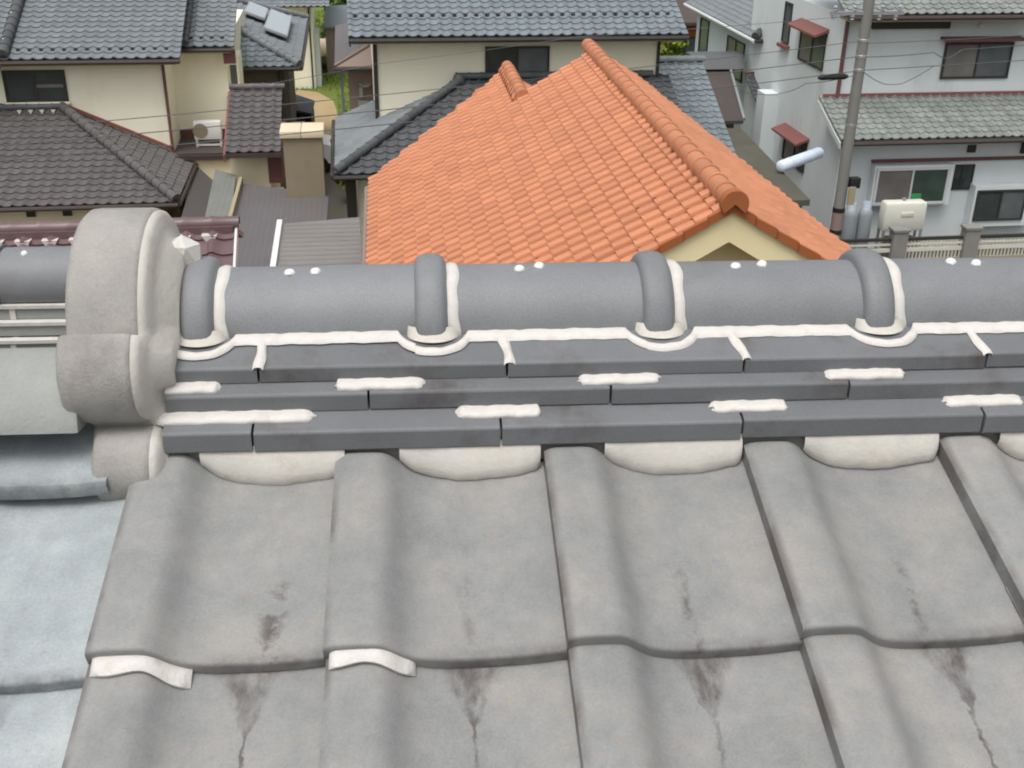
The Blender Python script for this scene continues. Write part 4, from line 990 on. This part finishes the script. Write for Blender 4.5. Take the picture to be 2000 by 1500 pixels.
# ------------------------------------------------------------------ low roofs between the orange house and the grey house
Q = sheet_shed('shed', 'shed with dark olive felt roof between the orange roof and the pale grey house', [(7.9, 24.4, 3.0), (10.45, 24.4, 3.0), (10.95, 31.1, 3.05), (9.9, 31.1, 3.05)], 3.0, 'olive_sheet', .14, wallm='brown_wall')
pp = thing('roll', 'shiny white and blue rolled plastic sheet lying across the dark olive roof edge', 'roll', 11.2, 27.1, 3.2)
pp.rotation_euler.z += radians(38); MB().tube([(-.95, 0, 0), (-.9, 0, 0), (.9, 0, .02), (.95, 0, .02)], [.10, .15, .15, .1], 14).build('sheet', 'white_blue', pp, 50, local=True)
for x in (-.5, .4): MB().lathe([(.152, -.02), (.156, -.02), (.156, .02), (.152, .02)], (x, 0, .01), 14, axis='x').build('tie', 'white_paint', pp, 50, local=True)
T = thing('dark_house', 'low house with dark brown sloping roof behind the blue-grey tiled wing', 'house', 11.2, 35)
MB().slab([(10.4, 33.2, 2.75), (11.75, 33.2, 2.75), (12.5, 37.2, 3.5), (11.0, 38, 3.65)], .1).build('roof_sheet', 'darkbrown_sheet', T); part(T, 'wall', 'brown_wall', (10.6, 33.6, 0, 11.6, 36, 2.6)); MB().tube([(11.77, 33.2, 2.79), (12.52, 37.2, 3.54)], .05, 8).build('edge_pipe', 'steel', T)
MB().prism([(37.0, 3.55), (38.4, 3.55), (38.0, 3.95), (37.4, 3.95)], 0, 11.2, 13.0).build('ridge', 'tile_dark', T)

S = thing('blue_grey_house', 'pale blue-grey house with grey hipped tile roof behind the red-trimmed house', 'house', 16, 40)
SZ, SS = 4.62, .42
slope(S, (12.95, 44.5, SZ), (0, -1), (1, 0), SS, 8.2, 3.6, 'tile_grey', w=.28, clips=[(1, 1, 8.2)], indiv=150)
slope(S, (12.95, 36.3, SZ), (1, 0), (0, 1), SS, 8, 3.6, 'tile_grey', w=.28, clips=[(-1, 1, 0)], indiv=80)
caps(S, (12.95, 36.3, SZ+.08), (16.5, 39.85, SZ+SS*3.55+.08), .13, .29, 'tile_dark', 'hip_cap')
MB().tube([(12.9, 36.2, SZ-.05), (12.9, 44.5, SZ-.05)], .06, 8).build('gutter', 'frame_white', S); MB().tube([(12.9, 36.24, SZ-.05), (21, 36.24, SZ-.05)], .06, 8).build('gutter', 'frame_dark', S)
part(S, 'wall', 'greyblue_wall', (13.3, 36.8, 0, 21, 44, SZ-.02)); part(S, 'soffit', 'soffit', (13.0, 36.3, SZ-.1, 21, 44.4, SZ-.05)); part(S, 'downpipe', 'brown_wall', (13.22, 36.72, 0, 13.32, 36.8, SZ-.1))
window(S, 'l', 13.3, 38.2, 40.0, 2.9, 4.1, panes=('glass_pale', 'glass_curtain')); window(S, 'l', 13.3, 42.4, 43.4, 2.9, 4.2, panes=('glass_pale',))
slope(S, (12.9, 35.3, 2.75), (1, 0), (0, 1), .42, 3.0, 1.5, 'tile_dark', w=.28, indiv=40); part(S, 'flashing', 'maroon', (12.9, 36.72, 3.42, 15.9, 36.8, 3.5))

W = thing('timber_house', 'orange timber house with dark roof glimpsed beyond the green bushes', 'house', 17, 53)
part(W, 'wall', 'timber', (12.5, 51, 0, 22, 58, 3.2)); MB().slab([(11.9, 50.2, 3.0), (22.6, 50.2, 3.0), (22.6, 54.5, 4.6), (11.9, 54.5, 4.6)], .12).build('roof_sheet', 'darkbrown_sheet', W)
MB().slab([(11.9, 54.5, 4.6), (22.6, 54.5, 4.6), (22.6, 58.8, 3.0), (11.9, 58.8, 3.0)], .12).build('roof_sheet', 'darkbrown_sheet', W)
window(W, 'f', 51, 14.4, 15.5, 1.1, 2.2, 'frame_dark', ('glass', 'glass_pale')); window(W, 'f', 51, 16.4, 17.2, .2, 2.2, 'frame_dark', ('glass',))
part(W, 'gable_front', 'timber', (16.2, 53, 3.2, 19.5, 57, 6.6))
MB().lathe([(0, 0), (.14, .03), (.17, .14), (.12, .26), (0, .3)], (16.9, 50.6, 1.75), 12).build('lamp', 'white_paint', W, 50)

Cf = thing('cream_house', 'far cream house with grey eaves behind the solar panels', 'house', -4, 55)
part(Cf, 'wall', 'cream', (-8.5, 52, 0, -1.6, 58, 3.6)); slope(Cf, (-9.2, 51.2, 3.62), (1, 0), (0, 1), .42, 8.4, 3.9, 'tile_grey', w=.28, indiv=30); slope(Cf, (-.8, 59, 3.62), (-1, 0), (0, -1), .42, 8.4, 3.9, 'tile_grey', w=.28, indiv=0)
part(Cf, 'downpipe', 'frame_dark', (-1.75, 51.93, 0, -1.68, 52, 3.5)); window(Cf, 'f', 52, -4.6, -3.2, 2.2, 3.0, panes=('glass', 'glass_curtain')); part(Cf, 'porch', 'frame_white', (-1.6, 52.4, 0, -1.35, 54, 2.3))
MB().prism([(51.4, 3.6), (55.1, 5.2), (58.8, 3.6)], 0, -8.4, -1.7).build('gable_wall', 'cream', Cf)
sh = sheet_shed('shed', 'far small shed with slate-blue sheet roof at the field edge', [(-1.2, 55, 2.2), (.5, 55, 2.2), (.6, 59, 2.6), (-1.1, 59, 2.6)], 2.2, 'tile_blue', .08, wallm='mauve_wall')
gh = thing('polytunnel', 'low curved beige greenhouse cover on the green field', 'greenhouse', -1.55, 60)
MB().lathe([(.75, 0), (.75, 2.4), (0, 2.4)], (-2.7, 60.5, 0), 14, 0, pi, axis='x').build('cover', 'tan_cap', gh, 50)
for i in range(4): MB().lathe([(.76, 0), (.78, .02), (.76, .05)], (-2.65+.75*i, 60.5, 0), 14, 0, pi, axis='x').build('hoop', 'steel', gh, 50)
ds = sheet_shed('shed', 'little dark shed with slate roof beside the bare dirt path', [(-2.3, 42.9, 1.15), (-1.52, 42.6, 1.05), (-1.42, 43.6, 1.3), (-2.2, 44.4, 1.4)], 1.1, 'tile_dark', .07, wallm='black')
part(ds, 'opening', 'black', (-2.0, 42.75, .2, -1.6, 42.85, .95))
# white car parked by the dirt path (only its roof shows)
car = thing('car', 'white car parked beyond the tan pillar by the dirt path', 'car', -2.3, 39.0)
def carbody():
    pr = [(-1.7, .35), (-1.7, .85), (-1.35, .98), (-.95, 1.42), (.6, 1.46), (1.15, 1.02), (1.65, .9), (1.72, .35)]
    mb = MB(); n = len(pr)
    for y, k in ((-.74, .9), (-.70, 1), (.70, 1), (.74, .9)):
        for x, z in pr: mb.v.append((x*(k*.06+.94), y*(1 if z < 1.0 else .88), z))
    for l in range(3):
        for i in range(n): mb.f.append((l*n+i, l*n+(i+1) % n, (l+1)*n+(i+1) % n, (l+1)*n+i))
    mb.f += [tuple(range(n)), tuple(range(3*n, 4*n))]; mb.build('body', 'white_paint', car, 30, local=True)
    for sy in (-1, 1):
        MB().prism([(-1.0, 1.0), (-.78, 1.34), (.48, 1.36), (.85, 1.02)], 1, sy*.70, sy*.715).build('side_window', 'glass', car, local=True)
        for x in (-1.1, 1.1): MB().lathe([(0, -.09), (.27, -.09), (.29, -.05), (.29, .05), (.27, .09), (0, .09)], (0, 0, 0), 18).build('wheel', 'rubber', car, 40, local=True).matrix_basis = Matrix.Translation((x, sy*.68, .29)) @ Matrix.Rotation(pi/2, 4, 'X')
    MB().slab([(-1.34, -.58, 1.0), (-1.34, .58, 1.0), (-1.0, .56, 1.40), (-1.0, -.56, 1.40)], .02).build('windscreen', 'glass', car, local=True)
carbody()

# ------------------------------------------------------------------ plants
def tree(name, label, a, b, h, rx, rz, n, leafm, cat='tree', group=None, leaf=.14, trunk=True, seed=1):
    rnd = random.Random(seed); t = thing(name, label, cat, a, b, 0, GN, group)
    mb = MB()
    if trunk:
        mb.tube([(0, 0, 0), (.05, .03, h*.3), (-.04, .02, h*.6), (.03, 0, h*.85)], [h*.035, h*.026, h*.016, h*.006], 8)
        for k in range(9):
            z0 = h*(.25+.06*k); an = k*2.4; L = rx*(.85-.05*k); mb.tube([(0, 0, z0), (cos(an)*L*.5, sin(an)*L*.5, z0+L*.35), (cos(an)*L, sin(an)*L, z0+L*.5)], [h*.012, h*.008, h*.003], 5)
        mb.build('trunk', 'trunk', t, 50, local=True)
    else:
        for k in range(7): mb.tube([(0, 0, 0), (cos(k*.9)*rx*.4, sin(k*.9)*rx*.4, h*.6)], [.03, .01], 5)
        mb.build('stem', 'trunk', t, 50, local=True)
    cl = [(rnd.gauss(0, .5)*rx, rnd.gauss(0, .5)*rx, (h-rz)+rnd.uniform(-.85, .8)*rz) for _ in range(46)]
    v, f = [], []
    for i in range(n):
        c = rnd.choice(cl); r = rx*.33
        d = Vector((rnd.gauss(0, 1), rnd.gauss(0, 1), rnd.gauss(0, .8))).normalized()*r*rnd.uniform(.5, 1)
        p = Vector(c)+d; q = Vector((rnd.gauss(0, 1), rnd.gauss(0, 1), rnd.gauss(0, 1))).normalized(); u = q.orthogonal().normalized()*leaf*rnd.uniform(.6, 1.3); w_ = q.cross(u)*.6
        b0 = len(v); v += [p-u, p+w_, p+u, p-w_]; f.append((b0, b0+1, b0+2, b0+3))
    link('crown', newmesh('crown', v, f, leafm, fix=False), t)
tree('tree', 'leafy green tree at the field edge beside the far shed', -.2, 62, 4.8, 1.5, 2.2, 6000, 'leaf', seed=3)
tree('tree', 'darker broad tree standing behind the cream house roof end', 1.6, 64, 5.2, 1.6, 2.3, 5000, 'leaf', seed=9)
tree('bush', 'yellow-green bush beside the orange timber house', 12.75, 46, 3.3, .75, 1.3, 3600, 'leaf_light', 'bush', trunk=False, leaf=.11, seed=5)
tree('bush', 'green bush growing under the timber house eave', 16.9, 48.5, 1.9, 1.0, .8, 3000, 'leaf_light', 'bush', trunk=False, leaf=.11, seed=6)
tree('bush', 'dark green shrub against the mauve annex wall', -.30, 34.6, 2.6, .30, 1.1, 2600, 'leaf_light', 'bush', trunk=False, leaf=.09, seed=7)
tree('bush', 'low green shrub behind the carport roof', -.35, 24.4, 1.6, .4, .7, 1600, 'leaf_light', 'bush', trunk=False, leaf=.07, seed=8)
def grass():
    rnd = random.Random(4); v, f = [], []
    for i in range(9000):
        a = rnd.uniform(-5, 1.2); b = rnd.uniform(43, 75)
        if -4.8 < a < -.7 and b < 51.5: continue
        p = G(a, b, .004); h = rnd.uniform(.06, .22); an = rnd.uniform(0, pi); d = Vector((cos(an), sin(an), 0))*rnd.uniform(.015, .04); l = Vector((rnd.gauss(0, .05), rnd.gauss(0, .05), h))
        b0 = len(v); v += [p-d, p+d, p+l]; f.append((b0, b0+1, b0+2))
    o = link('grass', newmesh('grass', v, f, 'grassblade', fix=False)); tag(o, 'short green grass over the open field beyond the houses', 'grass', kind='stuff')
grass()
